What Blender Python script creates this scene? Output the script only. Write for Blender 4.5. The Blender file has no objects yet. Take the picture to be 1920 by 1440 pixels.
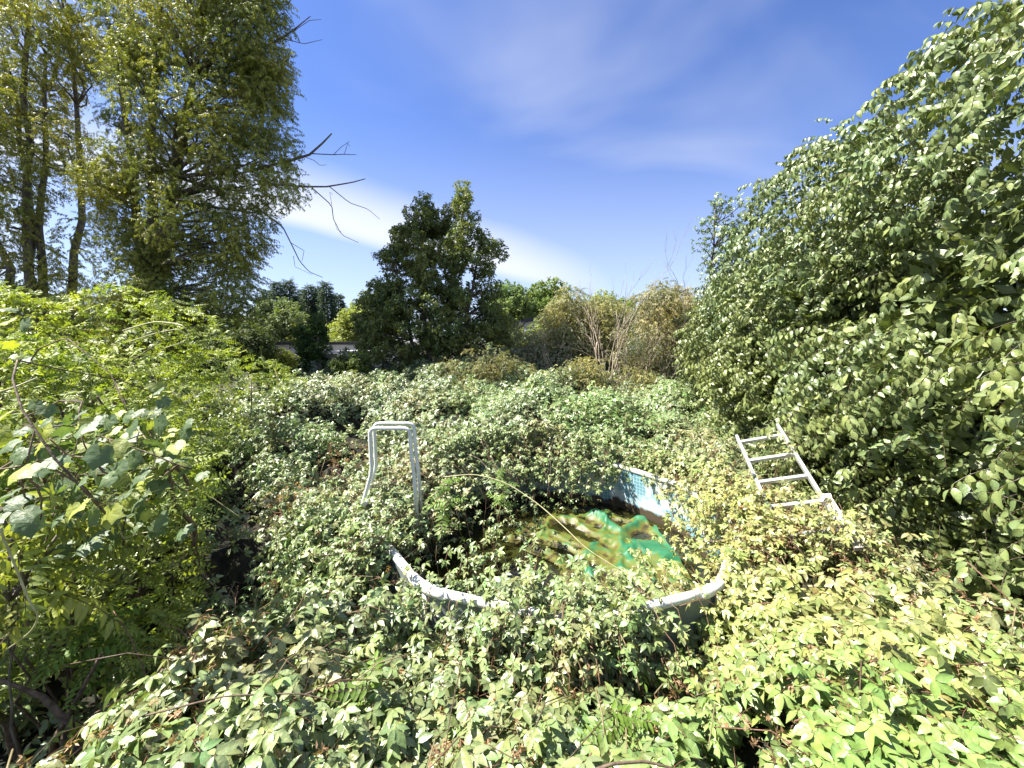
import bpy, math, random
import numpy as np
from mathutils import Vector

random.seed(7)
rng = np.random.default_rng(11)
R_ = math.radians
scene = bpy.context.scene
C = scene.collection

# ---------------------------------------------------------------- camera
F_PX, CX, CY = 747.0, 960.0, 720.0
CAM_H, PITCH = 2.5, R_(6.1)
cam_d = bpy.data.cameras.new('camera'); cam = bpy.data.objects.new('camera', cam_d); C.objects.link(cam)
cam.location = (0, 0, CAM_H); cam.rotation_euler = (math.pi/2 - PITCH, 0, 0)
cam_d.sensor_width = 36; cam_d.lens = 14.0; cam_d.clip_start = 0.05; cam_d.clip_end = 3000
scene.camera = cam

# ---------------------------------------------------------------- light and exposure
SUN_EL, SUN_AZ = R_(53), R_(-86)       # azimuth measured from +Y towards +X: the sun stands to the left
sd = Vector((math.sin(SUN_AZ)*math.cos(SUN_EL), math.cos(SUN_AZ)*math.cos(SUN_EL), math.sin(SUN_EL)))
sun_d = bpy.data.lights.new('sun', 'SUN'); sun_d.energy = 5.0; sun_d.angle = R_(0.5); sun_d.color = (1, .95, .86)
sun = bpy.data.objects.new('sun', sun_d); C.objects.link(sun)
sun.rotation_euler = sd.to_track_quat('Z', 'Y').to_euler()
scene.cycles.max_bounces = 5; scene.cycles.diffuse_bounces = 1; scene.cycles.transmission_bounces = 3
scene.view_settings.view_transform = 'Standard'; scene.view_settings.look = 'None'
scene.view_settings.exposure = 1.62; scene.view_settings.gamma = 1

w = bpy.data.worlds.new("World"); scene.world = w; w.use_nodes = True
N, L = w.node_tree.nodes, w.node_tree.links
N.clear()
def wn(t, **k):
    n = N.new(t)
    for a, b in k.items(): setattr(n, a, b)
    return n
def wmath(op, a, b=None, c=None):
    n = wn('ShaderNodeMath', operation=op)
    for i, v in enumerate((a, b, c)):
        if v is None: continue
        if isinstance(v, (int, float)): n.inputs[i].default_value = v
        else: L.new(v, n.inputs[i])
    return n.outputs[0]
sky = wn('ShaderNodeTexSky'); sky.sky_type = 'NISHITA'; sky.sun_disc = False
sky.sun_elevation = SUN_EL; sky.sun_rotation = SUN_AZ; sky.air_density = 1.0; sky.dust_density = .3; sky.ozone_density = 3.0
tc = wn('ShaderNodeTexCoord'); sep = wn('ShaderNodeSeparateXYZ'); L.new(tc.outputs['Generated'], sep.inputs[0])
ax = wmath('MAXIMUM', wmath('ABSOLUTE', sep.outputs[1]), .15)
U = wmath('DIVIDE', sep.outputs[0], ax); V = wmath('DIVIDE', sep.outputs[2], ax)
cmb = wn('ShaderNodeCombineXYZ'); L.new(U, cmb.inputs[0]); L.new(wmath('MULTIPLY', V, 1.9), cmb.inputs[1])
nz = wn('ShaderNodeTexNoise'); nz.inputs['Scale'].default_value = 1.1; nz.inputs['Detail'].default_value = 4; nz.inputs['Roughness'].default_value = .45
nz.inputs['Distortion'].default_value = .5
L.new(cmb.outputs[0], nz.inputs['Vector'])
nf = nz.outputs['Fac']
def srange(x, a, b, lo=0., hi=1.):
    m = wn('ShaderNodeMapRange', interpolation_type='SMOOTHSTEP'); L.new(x, m.inputs[0])
    for i, v in zip((1, 2, 3, 4), (a, b, lo, hi)): m.inputs[i].default_value = v
    return m.outputs[0]
nn = wmath('SUBTRACT', nf, .5)
# long bright streak sloping down to the right, crisp lower edge, soft upper edge
line = wmath('SUBTRACT', V, wmath('MULTIPLY_ADD', U, -.25, .125))
line = wmath('ADD', line, wmath('MULTIPLY', nn, .12))
st = wmath('MULTIPLY', srange(line, -.01, .045), srange(line, .04, .22, 1, 0))
st = wmath('MULTIPLY', st, srange(U, -.05, .5, 1, 0))
low = wmath('MULTIPLY', srange(V, .0, .17, 1, 0), srange(wmath('ADD', nf, wmath('MULTIPLY', U, .12)), .38, .6))
hor = srange(V, -.02, .6, .42, 0)
leftw = wmath('MULTIPLY', srange(U, -1.6, -.75, 1, 0), srange(V, .1, 1.2, 1, .75))
veil = wmath('MULTIPLY', srange(wmath('ADD', nf, wmath('MULTIPLY', U, .12)), .42, .80), .5)
tot = wmath('MAXIMUM', wmath('MAXIMUM', wmath('MULTIPLY', st, .85), wmath('MULTIPLY', low, .9)), wmath('MAXIMUM', wmath('MULTIPLY', leftw, .9), wmath('MAXIMUM', veil, hor)))
tot = wmath('MULTIPLY', tot, srange(sep.outputs[2], -.02, .01))
tint = wn('ShaderNodeMix', data_type='RGBA', blend_type='MULTIPLY'); tint.inputs[0].default_value = 1
L.new(sky.outputs[0], tint.inputs[6]); tint.inputs[7].default_value = (.84, .95, 1.36, 1)
mx = wn('ShaderNodeMix', data_type='RGBA'); L.new(tot, mx.inputs[0]); L.new(tint.outputs[2], mx.inputs[6]); mx.inputs[7].default_value = (6.6, 6.8, 7.2, 1)
bg = wn('ShaderNodeBackground'); L.new(mx.outputs[2], bg.inputs[0]); bg.inputs[1].default_value = .053
out = wn('ShaderNodeOutputWorld'); L.new(bg.outputs[0], out.inputs[0])

# ---------------------------------------------------------------- helpers
_f = np.array([0, math.cos(PITCH), -math.sin(PITCH)]); _u = np.array([0, math.sin(PITCH), math.cos(PITCH)])
def at(px, py, Y):
    """point of the garden at distance Y in front of the house, along the line of sight of a photo position"""
    d = _f + (px-CX)/F_PX*np.array([1., 0, 0]) + (CY-py)/F_PX*_u
    return d*(Y/d[1]) + np.array([0, 0, CAM_H])

def tag(o, label=None, cat=None, group=None, kind=None):
    for k, v in (('label', label), ('category', cat), ('group', group), ('kind', kind)):
        if v: o[k] = v
    return o
def empty(name, loc=(0, 0, 0)):
    o = bpy.data.objects.new(name, None); C.objects.link(o); o.location = loc; o.empty_display_size = .2
    return o

class Acc:
    """collects polygons (any size) with a colour per vertex and builds one mesh object"""
    def __init__(s): s.V = []; s.Lp = []; s.S = []; s.Cc = []; s.n = 0
    def add(s, V, loops, sizes, col):
        V = np.asarray(V, float).reshape(-1, 3); col = np.asarray(col, float)
        if col.ndim == 1: col = np.tile(col, (len(V), 1))
        s.V.append(V); s.Lp.append(np.asarray(loops, np.int64)+s.n); s.S.append(np.asarray(sizes, np.int64)); s.Cc.append(col); s.n += len(V)
    def inst(s, T, pos, rot, sc, col, stem=(.10, .07, .04)):
        tv, tl, ts, tf, tk = T
        n = len(pos)
        if n == 0: return
        sc = np.asarray(sc, float)
        if sc.ndim == 0: sc = np.full(n, float(sc))
        V = np.einsum('nij,vj->nvi', rot, tv)*sc[:, None, None] + pos[:, None, :]
        col = np.asarray(col, float)
        if col.ndim == 1: col = np.tile(col, (n, 1))
        cc = col[:, None, :]*tf[None, :, None]
        yel = np.clip(tf-1, -.5, .6)[None, :, None]
        cc = cc*(1+yel*np.array([.6, .25, -.3]))
        cc = np.where(tk[None, :, None] > .5, np.asarray(stem, float)[None, None, :], cc)
        lp = tl[None, :] + (np.arange(n)*len(tv))[:, None]
        s.add(V.reshape(-1, 3), lp.reshape(-1), np.tile(ts, n), np.clip(cc.reshape(-1, 3), .002, 1))
    def tube(s, P, r, n=5, col=(.1, .07, .05)):
        P = np.asarray(P, float); m = len(P); r = np.full(m, r) if np.isscalar(r) else np.asarray(r, float)
        T = np.gradient(P, axis=0); T /= np.linalg.norm(T, axis=1)[:, None]+1e-9
        ref = np.array([0, 0, 1.]) if abs(T[0, 2]) < .9 else np.array([1., 0, 0])
        A = np.zeros_like(T); a = np.cross(T[0], ref); a /= np.linalg.norm(a)
        for i in range(m):
            a = a-T[i]*np.dot(a, T[i]); a /= np.linalg.norm(a)+1e-9; A[i] = a
        B = np.cross(T, A)
        th = np.arange(n)*2*math.pi/n
        V = P[:, None, :] + r[:, None, None]*(np.cos(th)[None, :, None]*A[:, None, :]+np.sin(th)[None, :, None]*B[:, None, :])
        i = np.arange(m-1)[:, None]*n; j = np.arange(n)[None, :]; k = (j+1) % n
        q = np.stack([i+j, i+k, i+n+k, i+n+j], -1).reshape(-1)
        loops = np.concatenate([q, np.arange(n)[::-1], (m-1)*n+np.arange(n)])
        sizes = np.concatenate([np.full((m-1)*n, 4), [n, n]])
        s.add(V.reshape(-1, 3), loops, sizes, col)
    def box(s, c, size, col=(.5, .5, .5), R=None):
        x, y, z = np.asarray(size)/2.
        V = np.array([(a, b, d) for a in (-x, x) for b in (-y, y) for d in (-z, z)])
        if R is not None: V = V @ np.asarray(R).T
        F = [(0, 1, 3, 2), (4, 6, 7, 5), (0, 4, 5, 1), (2, 3, 7, 6), (0, 2, 6, 4), (1, 5, 7, 3)]
        s.add(V+np.asarray(c), np.array(F).reshape(-1), [4]*6, col)
    def build(s, name, mat, parent=None, flat=False, loc=None):
        V = np.concatenate(s.V); Lp = np.concatenate(s.Lp); S = np.concatenate(s.S); Cc = np.concatenate(s.Cc)
        if loc is not None: V = V-np.asarray(loc)
        me = bpy.data.meshes.new(name)
        me.vertices.add(len(V)); me.vertices.foreach_set('co', V.astype(np.float32).ravel())
        me.loops.add(len(Lp)); me.loops.foreach_set('vertex_index', Lp.astype(np.int32))
        me.polygons.add(len(S)); st_ = np.concatenate([[0], np.cumsum(S)[:-1]])
        me.polygons.foreach_set('loop_start', st_.astype(np.int32)); me.polygons.foreach_set('loop_total', S.astype(np.int32))
        me.update(calc_edges=True)
        at_ = me.attributes.new('tint', 'FLOAT_COLOR', 'POINT')
        at_.data.foreach_set('color', np.concatenate([Cc, np.ones((len(Cc), 1))], 1).astype(np.float32).ravel())
        if flat: me.shade_flat()
        else: me.shade_smooth()
        me.materials.append(mat)
        o = bpy.data.objects.new(name, me); C.objects.link(o)
        if parent: o.parent = parent
        if loc is not None and not parent: o.location = loc
        return o

# ---------------------------------------------------------------- materials
def new_mat(name):
    m = bpy.data.materials.new(name); m.use_nodes = True; nt = m.node_tree; nt.nodes.clear()
    return m, nt.nodes, nt.links
def leaf_mat(name, rough=.42, trans=.34, spec=.5, tcol=(1.5, 1.55, .5)):
    m, n, l = new_mat(name)
    a = n.new('ShaderNodeAttribute'); a.attribute_name = 'tint'
    p = n.new('ShaderNodeBsdfPrincipled'); p.inputs['Roughness'].default_value = rough; p.inputs['Specular IOR Level'].default_value = spec
    l.new(a.outputs['Color'], p.inputs['Base Color'])
    g = n.new('ShaderNodeTexCoord'); nz = n.new('ShaderNodeTexNoise'); nz.inputs['Scale'].default_value = 60; nz.inputs['Detail'].default_value = 2
    l.new(g.outputs['Object'], nz.inputs['Vector'])
    b = n.new('ShaderNodeBump'); b.inputs['Strength'].default_value = .35; b.inputs['Distance'].default_value = .01
    l.new(nz.outputs['Fac'], b.inputs['Height']); l.new(b.outputs[0], p.inputs['Normal'])
    t = n.new('ShaderNodeBsdfTranslucent'); mu = n.new('ShaderNodeMix'); mu.data_type = 'RGBA'; mu.blend_type = 'MULTIPLY'; mu.inputs[0].default_value = 1
    l.new(a.outputs['Color'], mu.inputs[6]); mu.inputs[7].default_value = (*tcol, 1); l.new(mu.outputs[2], t.inputs[0])
    x = n.new('ShaderNodeMixShader'); x.inputs[0].default_value = trans
    l.new(p.outputs[0], x.inputs[1]); l.new(t.outputs[0], x.inputs[2])
    o = n.new('ShaderNodeOutputMaterial'); l.new(x.outputs[0], o.inputs[0])
    return m
def noise_mat(name, c1, c2, scale=8, rough=.7, bump=.3, metal=0, stretch=(1, 1, 1), c3=None, detail=6, spec=.5):
    m, n, l = new_mat(name)
    g = n.new('ShaderNodeTexCoord'); mp = n.new('ShaderNodeMapping'); mp.inputs['Scale'].default_value = stretch
    l.new(g.outputs['Object'], mp.inputs[0])
    nz = n.new('ShaderNodeTexNoise'); nz.inputs['Scale'].default_value = scale; nz.inputs['Detail'].default_value = detail; l.new(mp.outputs[0], nz.inputs['Vector'])
    r = n.new('ShaderNodeValToRGB'); r.color_ramp.elements[0].position = .35; r.color_ramp.elements[1].position = .65
    r.color_ramp.elements[0].color = (*c1, 1); r.color_ramp.elements[1].color = (*c2, 1)
    if c3: e = r.color_ramp.elements.new(.72); e.color = (*c3, 1)
    l.new(nz.outputs['Fac'], r.inputs[0])
    p = n.new('ShaderNodeBsdfPrincipled'); p.inputs['Roughness'].default_value = rough; p.inputs['Metallic'].default_value = metal; p.inputs['Specular IOR Level'].default_value = spec
    l.new(r.outputs[0], p.inputs['Base Color'])
    b = n.new('ShaderNodeBump'); b.inputs['Strength'].default_value = bump; b.inputs['Distance'].default_value = .02
    l.new(nz.outputs['Fac'], b.inputs['Height']); l.new(b.outputs[0], p.inputs['Normal'])
    o = n.new('ShaderNodeOutputMaterial'); l.new(p.outputs[0], o.inputs[0])
    return m
M_LEAF = leaf_mat('glossy_leaf', .36, .16, .6)
M_SOFT = leaf_mat('soft_leaf', .5, .30, .4)
M_FAR = leaf_mat('far_leaf', .6, .3, .25)
M_STEM = noise_mat('stem_bark', (.07, .045, .03), (.17, .12, .08), 30, .8, .4)
M_BARK = noise_mat('bark', (.06, .05, .04), (.20, .17, .13), 9, .85, .9, stretch=(3, 3, .5))
M_DEAD = noise_mat('dead_wood', (.22, .17, .12), (.42, .35, .27), 14, .8, .5)
M_CANE = noise_mat('green_cane', (.28, .27, .12), (.42, .40, .22), 25, .5, .1)
M_UNDER = noise_mat('undergrowth', (.008, .009, .004), (.035, .03, .014), 14, .95, .8)  # stem and litter brown, kept near black as shade between the leaves
M_SOIL = noise_mat('soil', (.03, .025, .015), (.07, .065, .03), 3, .95, .6)
M_WHITE = noise_mat('white_steel', (.66, .67, .63), (.78, .79, .76), 7, .4, .08, c3=(.42, .42, .34))
M_ALU = noise_mat('aluminium', (.62, .62, .61), (.78, .78, .77), 20, .33, .08, metal=.55, stretch=(1, 1, 6))
M_WOOD = noise_mat('weathered_wood', (.36, .31, .26), (.52, .47, .40), 12, .8, .3, stretch=(6, 1, 1))
M_PVC = noise_mat('grey_pvc', (.16, .19, .19), (.30, .34, .34), 3, .45, .12)
M_RENDER = noise_mat('white_render', (.62, .63, .64), (.76, .77, .77), 2, .8, .1)
M_ROOF = noise_mat('roof_sheet', (.55, .57, .60), (.70, .72, .74), 1, .5, .1)
M_DARK = noise_mat('dark_roof', (.03, .03, .035), (.06, .06, .06), 4, .6, .1)

# ---------------------------------------------------------------- leaf templates: (verts, loops, sizes, factor, is_stem)
def leaflet(length=1, width=.5, fold=.25, curl=-.25, lod=2, fac=1., shift=.0):
    if lod >= 3: ss = [0, .14, .36, .62, .84, 1.0]; ws = [0, .62, 1, .82, .36, 0]
    elif lod == 2: ss = [0, .28, .65, 1.0]; ws = [0, .95, .8, 0]
    else: ss = [0, .42, 1.0]; ws = [0, 1, 0]
    V = []; F = []; K = []
    mid = []; lf = []; rt = []
    for s_, w_ in zip(ss, ws):
        z = curl*s_*s_*length; y = length*s_*(1-.12*abs(curl)*s_)
        mid.append(len(V)); V.append((shift*math.sin(s_*3.1)*length, y, z)); K.append(fac*1.10)
        if w_ > 0:
            ww = w_*width*.5*length
            lf.append(len(V)); V.append((-ww+shift*math.sin(s_*3.1)*length, y, z+fold*ww)); K.append(fac*.96)
            rt.append(len(V)); V.append((ww+shift*math.sin(s_*3.1)*length, y, z+fold*ww)); K.append(fac*.96)
        else: lf.append(None); rt.append(None)
    for i in range(len(ss)-1):
        for side, sgn in ((lf, 1), (rt, -1)):
            q = [mid[i], mid[i+1], side[i+1], side[i]]
            q = [v for v in q if v is not None]
            F.append(q if sgn > 0 else q[::-1])
    return np.array(V, float), F, np.array(K), np.zeros(len(V))
def rotm(ax_, a):
    c, s_ = math.cos(a), math.sin(a)
    return np.array({'x': [[1, 0, 0], [0, c, -s_], [0, s_, c]], 'y': [[c, 0, s_], [0, 1, 0], [-s_, 0, c]], 'z': [[c, -s_, 0], [s_, c, 0], [0, 0, 1]]}[ax_])
def place(part, R=None, off=(0, 0, 0), sc=1.):
    V, F, K, S = part
    V = V*sc
    if R is not None: V = V @ R.T
    return V+np.asarray(off), F, K, S
def ministem(P, r=.012):
    P = np.asarray(P, float); V = []; F = []
    for i, p in enumerate(P):
        for a in range(3):
            V.append(p+r*np.array([math.cos(a*2.09), 0 if abs(P[-1][1]-P[0][1]) > .3 else math.sin(a*2.09), math.sin(a*2.09)]))
    for i in range(len(P)-1):
        for a in range(3):
            b = (a+1) % 3; F.append([i*3+a, i*3+b, i*3+3+b, i*3+3+a])
    return np.array(V), F, np.ones(len(V)), np.ones(len(V))
def pack(parts):
    V = []; Lp = []; S = []; K = []; T = []; n = 0
    for v, f, k, s_ in parts:
        V.append(v); K.append(k); T.append(s_)
        for q in f: Lp += [i+n for i in q]; S.append(len(q))
        n += len(v)
    return np.concatenate(V), np.array(Lp), np.array(S), np.concatenate(K), np.concatenate(T)
rr = random.uniform
def t_creeper(lod, n=5):
    parts = [ministem([(0, -.9, -.5), (0, -.4, -.12), (0, 0, 0)], .014)] if lod > 1 else []
    ang = {5: (-118, -58, 0, 58, 118), 3: (-75, 0, 75)}[n]
    for a in ang:
        ln = 1.0 if a == 0 else (.92 if abs(a) < 70 else .7)
        R = rotm('z', -R_(a+rr(-9, 9))) @ rotm('x', R_(rr(-28, 8))) @ rotm('y', R_(rr(-18, 18)))
        parts.append(place(leaflet(ln*rr(.88, 1.1), rr(.42, .52), rr(.15, .4), rr(-.4, -.1), lod, rr(.88, 1.12)), R, R @ np.array([0, .06, 0])))
    return pack(parts)
def t_pinnate(lod, n=7, w=.34):
    parts = []; P = []
    for i in range(n*2+1):
        t = i/(n*2); P.append((0.06*math.sin(t*2), t*2.6-.5, -.35*t*t))
    parts.append(ministem(P[::2], .012))
    for i in range(n):
        t = (i+1.2)/(n+1); p = np.array([0.06*math.sin(t*2), t*2.6-.5, -.35*t*t])
        for sg in (-1, 1):
            R = rotm('z', -sg*R_(rr(58, 74))) @ rotm('x', R_(rr(-24, 4))) @ rotm('y', R_(rr(-15, 15)))
            parts.append(place(leaflet(rr(.6, .72)*(1.1-.4*abs(t-.4)), w, .3, rr(-.3, 0), lod, rr(.88, 1.12)), R, p))
    parts.append(place(leaflet(.66, w, .3, -.2, lod), None, (0.05, 2.05, -.33)))
    return pack(parts)
def t_spray(lod, n=6, w=.5, L0=1., droop=-35, gap=.62, alt=False, size=1.):
    """a twig with leaves in pairs"""
    parts = []; P = []; total = gap*n
    for i in range(5):
        t = i/4; P.append((rr(-.06, .06), t*total, .10*total*math.sin(t*2.2)-.12*total*t*t))
    parts.append(ministem(P, .022))
    Pa = np.array(P)
    for i in range(n):
        t = (i+.6)/n; p = np.array([np.interp(t, np.linspace(0, 1, 5), Pa[:, k]) for k in range(3)])
        for sg in ((-1, 1) if not alt else ((-1,) if i % 2 else (1,))):
            R = rotm('z', -sg*R_(rr(35, 75))) @ rotm('x', R_(droop+rr(-22, 22))) @ rotm('y', R_(rr(-30, 30)))
            parts.append(place(leaflet(L0*rr(.75, 1.1)*size, w, rr(.15, .4), rr(-.55, -.1), lod, rr(.86, 1.14), rr(-.05, .05)), R, p))
    parts.append(place(leaflet(L0*.8*size, w, .3, -.3, lod), rotm('x', R_(droop)), P[-1]))
    return pack(parts)
def t_cluster(lod, n=8, w=.5, spread=70):
    parts = []
    for i in range(n):
        R = rotm('z', R_(i*137.5+rr(-20, 20))) @ rotm('x', R_(rr(90-spread-35, 60)-30)) @ rotm('y', R_(rr(-50, 50)))
        parts.append(place(leaflet(rr(.7, 1.1), w, rr(.1, .4), rr(-.4, .1), lod, rr(.85, 1.15)), R, (rr(-.5, .5), rr(-.5, .5), rr(-.5, .5))))
    return pack(parts)
def t_heart(fac=1.):
    """one broad lobed vine leaf"""
    out_ = [(0, -.05), (.18, -.28), (.45, -.25), (.62, .02), (.60, .30), (.74, .52), (.42, .62), (.22, .84), (0, 1.05)]
    pts = out_+[(-x*rr(.9, 1.05), y) for x, y in out_[-2:0:-1]]
    V = [(0, .12, -.06)]+[(x, y, -.35*x*x-.18*y*y+rr(-.04, .04)) for x, y in pts]
    V += [(x*.55, .12+(y-.12)*.55, -.12*x*x-.02+rr(-.01, .03)) for x, y in pts]
    n = len(pts); F = []
    K = [1.18]+[fac]*n+[fac*rr(.93, 1.05) for _ in pts]
    for i in range(n):
        j = (i+1) % n
        F.append([0, 1+n+i, 1+n+j]); F.append([1+n+i, 1+i, 1+j, 1+n+j])
    st_ = ministem([(0, -1.1, -.6), (0, -.5, -.15), (0, .1, -.06)], .02)
    return pack([(np.array(V, float), F, np.array(K), np.zeros(len(V))), st_])
TC3 = [t_creeper(3) for _ in range(8)]; TC2 = [t_creeper(2) for _ in range(6)]; TC1 = [t_creeper(1) for _ in range(5)]
TB2 = [t_creeper(2, 3) for _ in range(5)]; TB1 = [t_creeper(1, 3) for _ in range(5)]
TP3 = [t_pinnate(2, 8, .36) for _ in range(5)]; TP1 = [t_pinnate(1, 6, .38) for _ in range(4)]
TD3 = [t_spray(3, 5, .52, 1., -42) for _ in range(6)]; TD2 = [t_spray(2, 5, .52, 1., -42) for _ in range(5)]
TW = [t_spray(2, 8, .30, 1., -40, .45) for _ in range(6)]; TW1 = [t_spray(1, 8, .34, 1., -40, .42) for _ in range(5)]
TO = [t_cluster(2, 9, .5) for _ in range(5)]; TO1 = [t_cluster(1, 9, .55) for _ in range(5)]
TH = [t_heart(rr(.9, 1.1)) for _ in range(6)]

def frames(nrm, jitter=.35, heading=None):
    """rotation matrices whose Z is near nrm; random heading unless given"""
    n = len(nrm)
    Z = nrm+rng.normal(0, jitter, (n, 3)); Z /= np.linalg.norm(Z, axis=1)[:, None]
    h = rng.normal(0, 1, (n, 3)) if heading is None else heading+rng.normal(0, .35, (n, 3))
    Y = h-Z*np.sum(h*Z, 1)[:, None]; Y /= np.linalg.norm(Y, axis=1)[:, None]+1e-9
    X = np.cross(Y, Z)
    return np.stack([X, Y, Z], -1)
def scatter(acc, temps, pos, rot, sc, col, stem=(.10, .07, .04)):
    k = rng.integers(0, len(temps), len(pos)); sc = np.broadcast_to(sc, (len(pos),))
    col = np.broadcast_to(col, (len(pos), 3))
    for i, T in enumerate(temps):
        m = k == i
        acc.inst(T, pos[m], rot[m], sc[m], col[m], stem)
# smooth value noise, vectorised
def vnoise(P, scale=1., seed=0):
    P = np.asarray(P, float)/scale+seed*17.31; i = np.floor(P).astype(np.int64); f = P-i; f = f*f*(3-2*f)
    def h(a):
        v = a[..., 0]*374761393+a[..., 1]*668265263+(a[..., 2]*2147483647 if a.shape[-1] > 2 else 0)+seed*9176
        v = (v ^ (v >> 13))*1274126177; v = v & 0x7fffffff
        return ((v ^ (v >> 16)) & 0xffff)/65535.
    d = P.shape[-1]; r = 0
    for c in range(2**d):
        o = np.array([(c >> k) & 1 for k in range(d)]); ww = np.prod(np.where(o == 1, f, 1-f), -1)
        r = r+ww*h(i+o)
    return r
def fbm(P, scale, seed=0): return .55*vnoise(P, scale, seed)+.3*vnoise(P, scale/2.1, seed+1)+.15*vnoise(P, scale/4.3, seed+2)
def inpoly(P, poly):
    x, y = P[:, 0], P[:, 1]; r = np.zeros(len(P), bool); n = len(poly)
    for i in range(n):
        x1, y1 = poly[i]; x2, y2 = poly[(i+1) % n]
        c = ((y1 > y) != (y2 > y)) & (x < (x2-x1)*(y-y1)/(y2-y1+1e-12)+x1); r ^= c
    return r
def mixc(a, b, t): t = np.asarray(t)[:, None]; return np.asarray(a)*(1-t)+np.asarray(b)*t

# ---------------------------------------------------------------- the setting: ground
PC, PR, RIM, WATER = np.array([.38, 3.72]), 1.62, .9, .38
def pool_poly(r=PR):
    return [(PC[0]+r*math.sin(R_(36*k)), PC[1]-r*math.cos(R_(36*k))) for k in range(10)]
ctrl = np.array([  # x, y, top of the green cover
    (0, .3, 1.30), (0, 1.2, 1.15), (.5, 1.2, 1.12), (1.2, 1.2, 1.2), (-.8, 1.2, 1.2), (0, 1.55, .95), (.6, 1.6, .90), (-.4, 1.6, .9),
    (.3, 1.9, .66), (-.2, 1.95, .68), (.9, 2.0, .60), (1.46, 1.3, 1.2), (1.63, 1.9, 1.08), (1.75, 2.3, 1.05), (1.95, 2.75, 1.05), (2.35, 1.9, 1.15), (2.2, 1.2, 1.2),
    (2.5, 2.9, 1.08), (2.15, 3.4, 1.05), (2.2, 4.3, 1.05), (1.7, 5.2, 1.0), (1.0, 5.5, 1.1), (0, 5.5, 1.15), (.3, 6.2, 1.78), (1.3, 6.4, 1.62), (-.6, 6.2, 1.62), (1.5, 6.5, 1.28), (0.3, 8, 1.45), (.5, 9.5, 1.72), (2.4, 8, 1.5), (2.4, 6, 1.3),
    (3.2, 2.5, .5), (3.4, 4, .7), (3.0, 1.2, .5), (3.2, 6, 1.2), (4.5, 4, .3), (4.5, 8, 1.3), (4, 10, 1.6),
    (-1.4, 3.2, .98), (-1.35, 4.2, 1.02), (-1.2, 5.3, 1.1), (-1.45, 2.5, 1.0), (-1.0, 2.1, .9), (-1.3, 1.6, 1.15), (-1.4, 1.2, 1.22),
    (-2.2, 2.0, .25), (-2.0, 1.3, .35), (-2.9, 2.6, .3), (-2.0, 2.6, .5), (-2.6, 3.3, .75), (-3.1, 4.2, .95), (-2.6, 5.5, 1.3), (-1.9, 6.2, .75), (-2.2, 7, 1.45), (-3.3, 8, 1.66), (-2.2, 9, 1.9),
    (-1.0, 8.2, 1.55), (-.6, 6.9, 1.2), (-4.5, 3, .4), (-5, 6, 1.0), (-5, 9, 1.6), (-7, 5, .6), (-4, 11, 1.8), (0, 11.5, 1.9), (-2, 11.5, 2.0), (4, 12, 1.7), (-1.8, .3, .4), (2.2, .3, 1.2), (3, .2, .6)])
def cover(x, y):
    P = np.stack([x, y], -1); d2 = ((P[:, None, :]-ctrl[None, :, :2])**2).sum(-1)
    wgt = np.exp(-d2/(2*(.28+.09*np.maximum(ctrl[None, :, 1]-2, 0))**2))+1e-5/(d2+.01)
    z = (wgt*ctrl[None, :, 2]).sum(1)/wgt.sum(1)
    amp = np.clip(.12+.08*(y-2), .12, .55)
    return z+amp*(fbm(P, 1.1, 3)-.5)*1.6+.26*(fbm(P, .55, 13)-.5)*np.clip(y-.8, .4, 1.6)
def chunked_cover(x, y):
    return np.concatenate([cover(a, b) for a, b in zip(np.array_split(x, max(1, len(x)//20000)), np.array_split(y, max(1, len(x)//20000)))])

g = Acc()
gx = np.concatenate([[-2500, -300, -60, -20], np.linspace(-10, 10, 81), [20, 60, 300, 2500]]); gy = np.concatenate([[-2500, -60, -8], np.linspace(-2, 14, 65), [20, 40, 90, 300, 2500]])
GX, GY = np.meshgrid(gx, gy); nx, ny = len(gx), len(gy)
near = np.clip(1-np.maximum(np.abs(GX)-8, 0)/4, 0, 1)*np.clip(1-np.maximum(GY-12, 0)/4, 0, 1)
GZ = .12*near*(fbm(np.stack([GX, GY], -1).reshape(-1, 2), 1.3, 5).reshape(GX.shape)-.5)
ii = (np.arange(ny-1)[:, None]*nx+np.arange(nx-1)[None, :]).reshape(-1)
g.add(np.stack([GX, GY, GZ], -1).reshape(-1, 3), np.stack([ii, ii+1, ii+nx+1, ii+nx], -1).reshape(-1), np.full(len(ii), 4), (.05, .045, .03))
tag(g.build('ground', M_SOIL), kind='structure')

# near-black sheet for old stems; shade of the leaf gaps put into its colour
u = Acc()
gx = np.arange(-6, 4.6, .06); gy = np.arange(.05, 12.5, .06); GX, GY = np.meshgrid(gx, gy); nx, ny = len(gx), len(gy)
fx, fy = GX.ravel(), GY.ravel()
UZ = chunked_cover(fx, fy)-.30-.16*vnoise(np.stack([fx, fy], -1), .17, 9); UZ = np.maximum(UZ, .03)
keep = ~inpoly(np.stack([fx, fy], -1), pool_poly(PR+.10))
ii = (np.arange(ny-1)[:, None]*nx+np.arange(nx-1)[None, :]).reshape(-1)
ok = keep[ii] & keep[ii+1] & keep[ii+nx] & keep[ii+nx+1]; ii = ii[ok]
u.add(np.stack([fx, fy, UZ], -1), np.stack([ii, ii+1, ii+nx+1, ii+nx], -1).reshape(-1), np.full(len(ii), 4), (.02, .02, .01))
tag(u.build('undergrowth', M_UNDER), 'near black sheet for old stems and litter beneath the creeper leaves, gap shade in its colour', 'undergrowth', kind='stuff')

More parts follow.
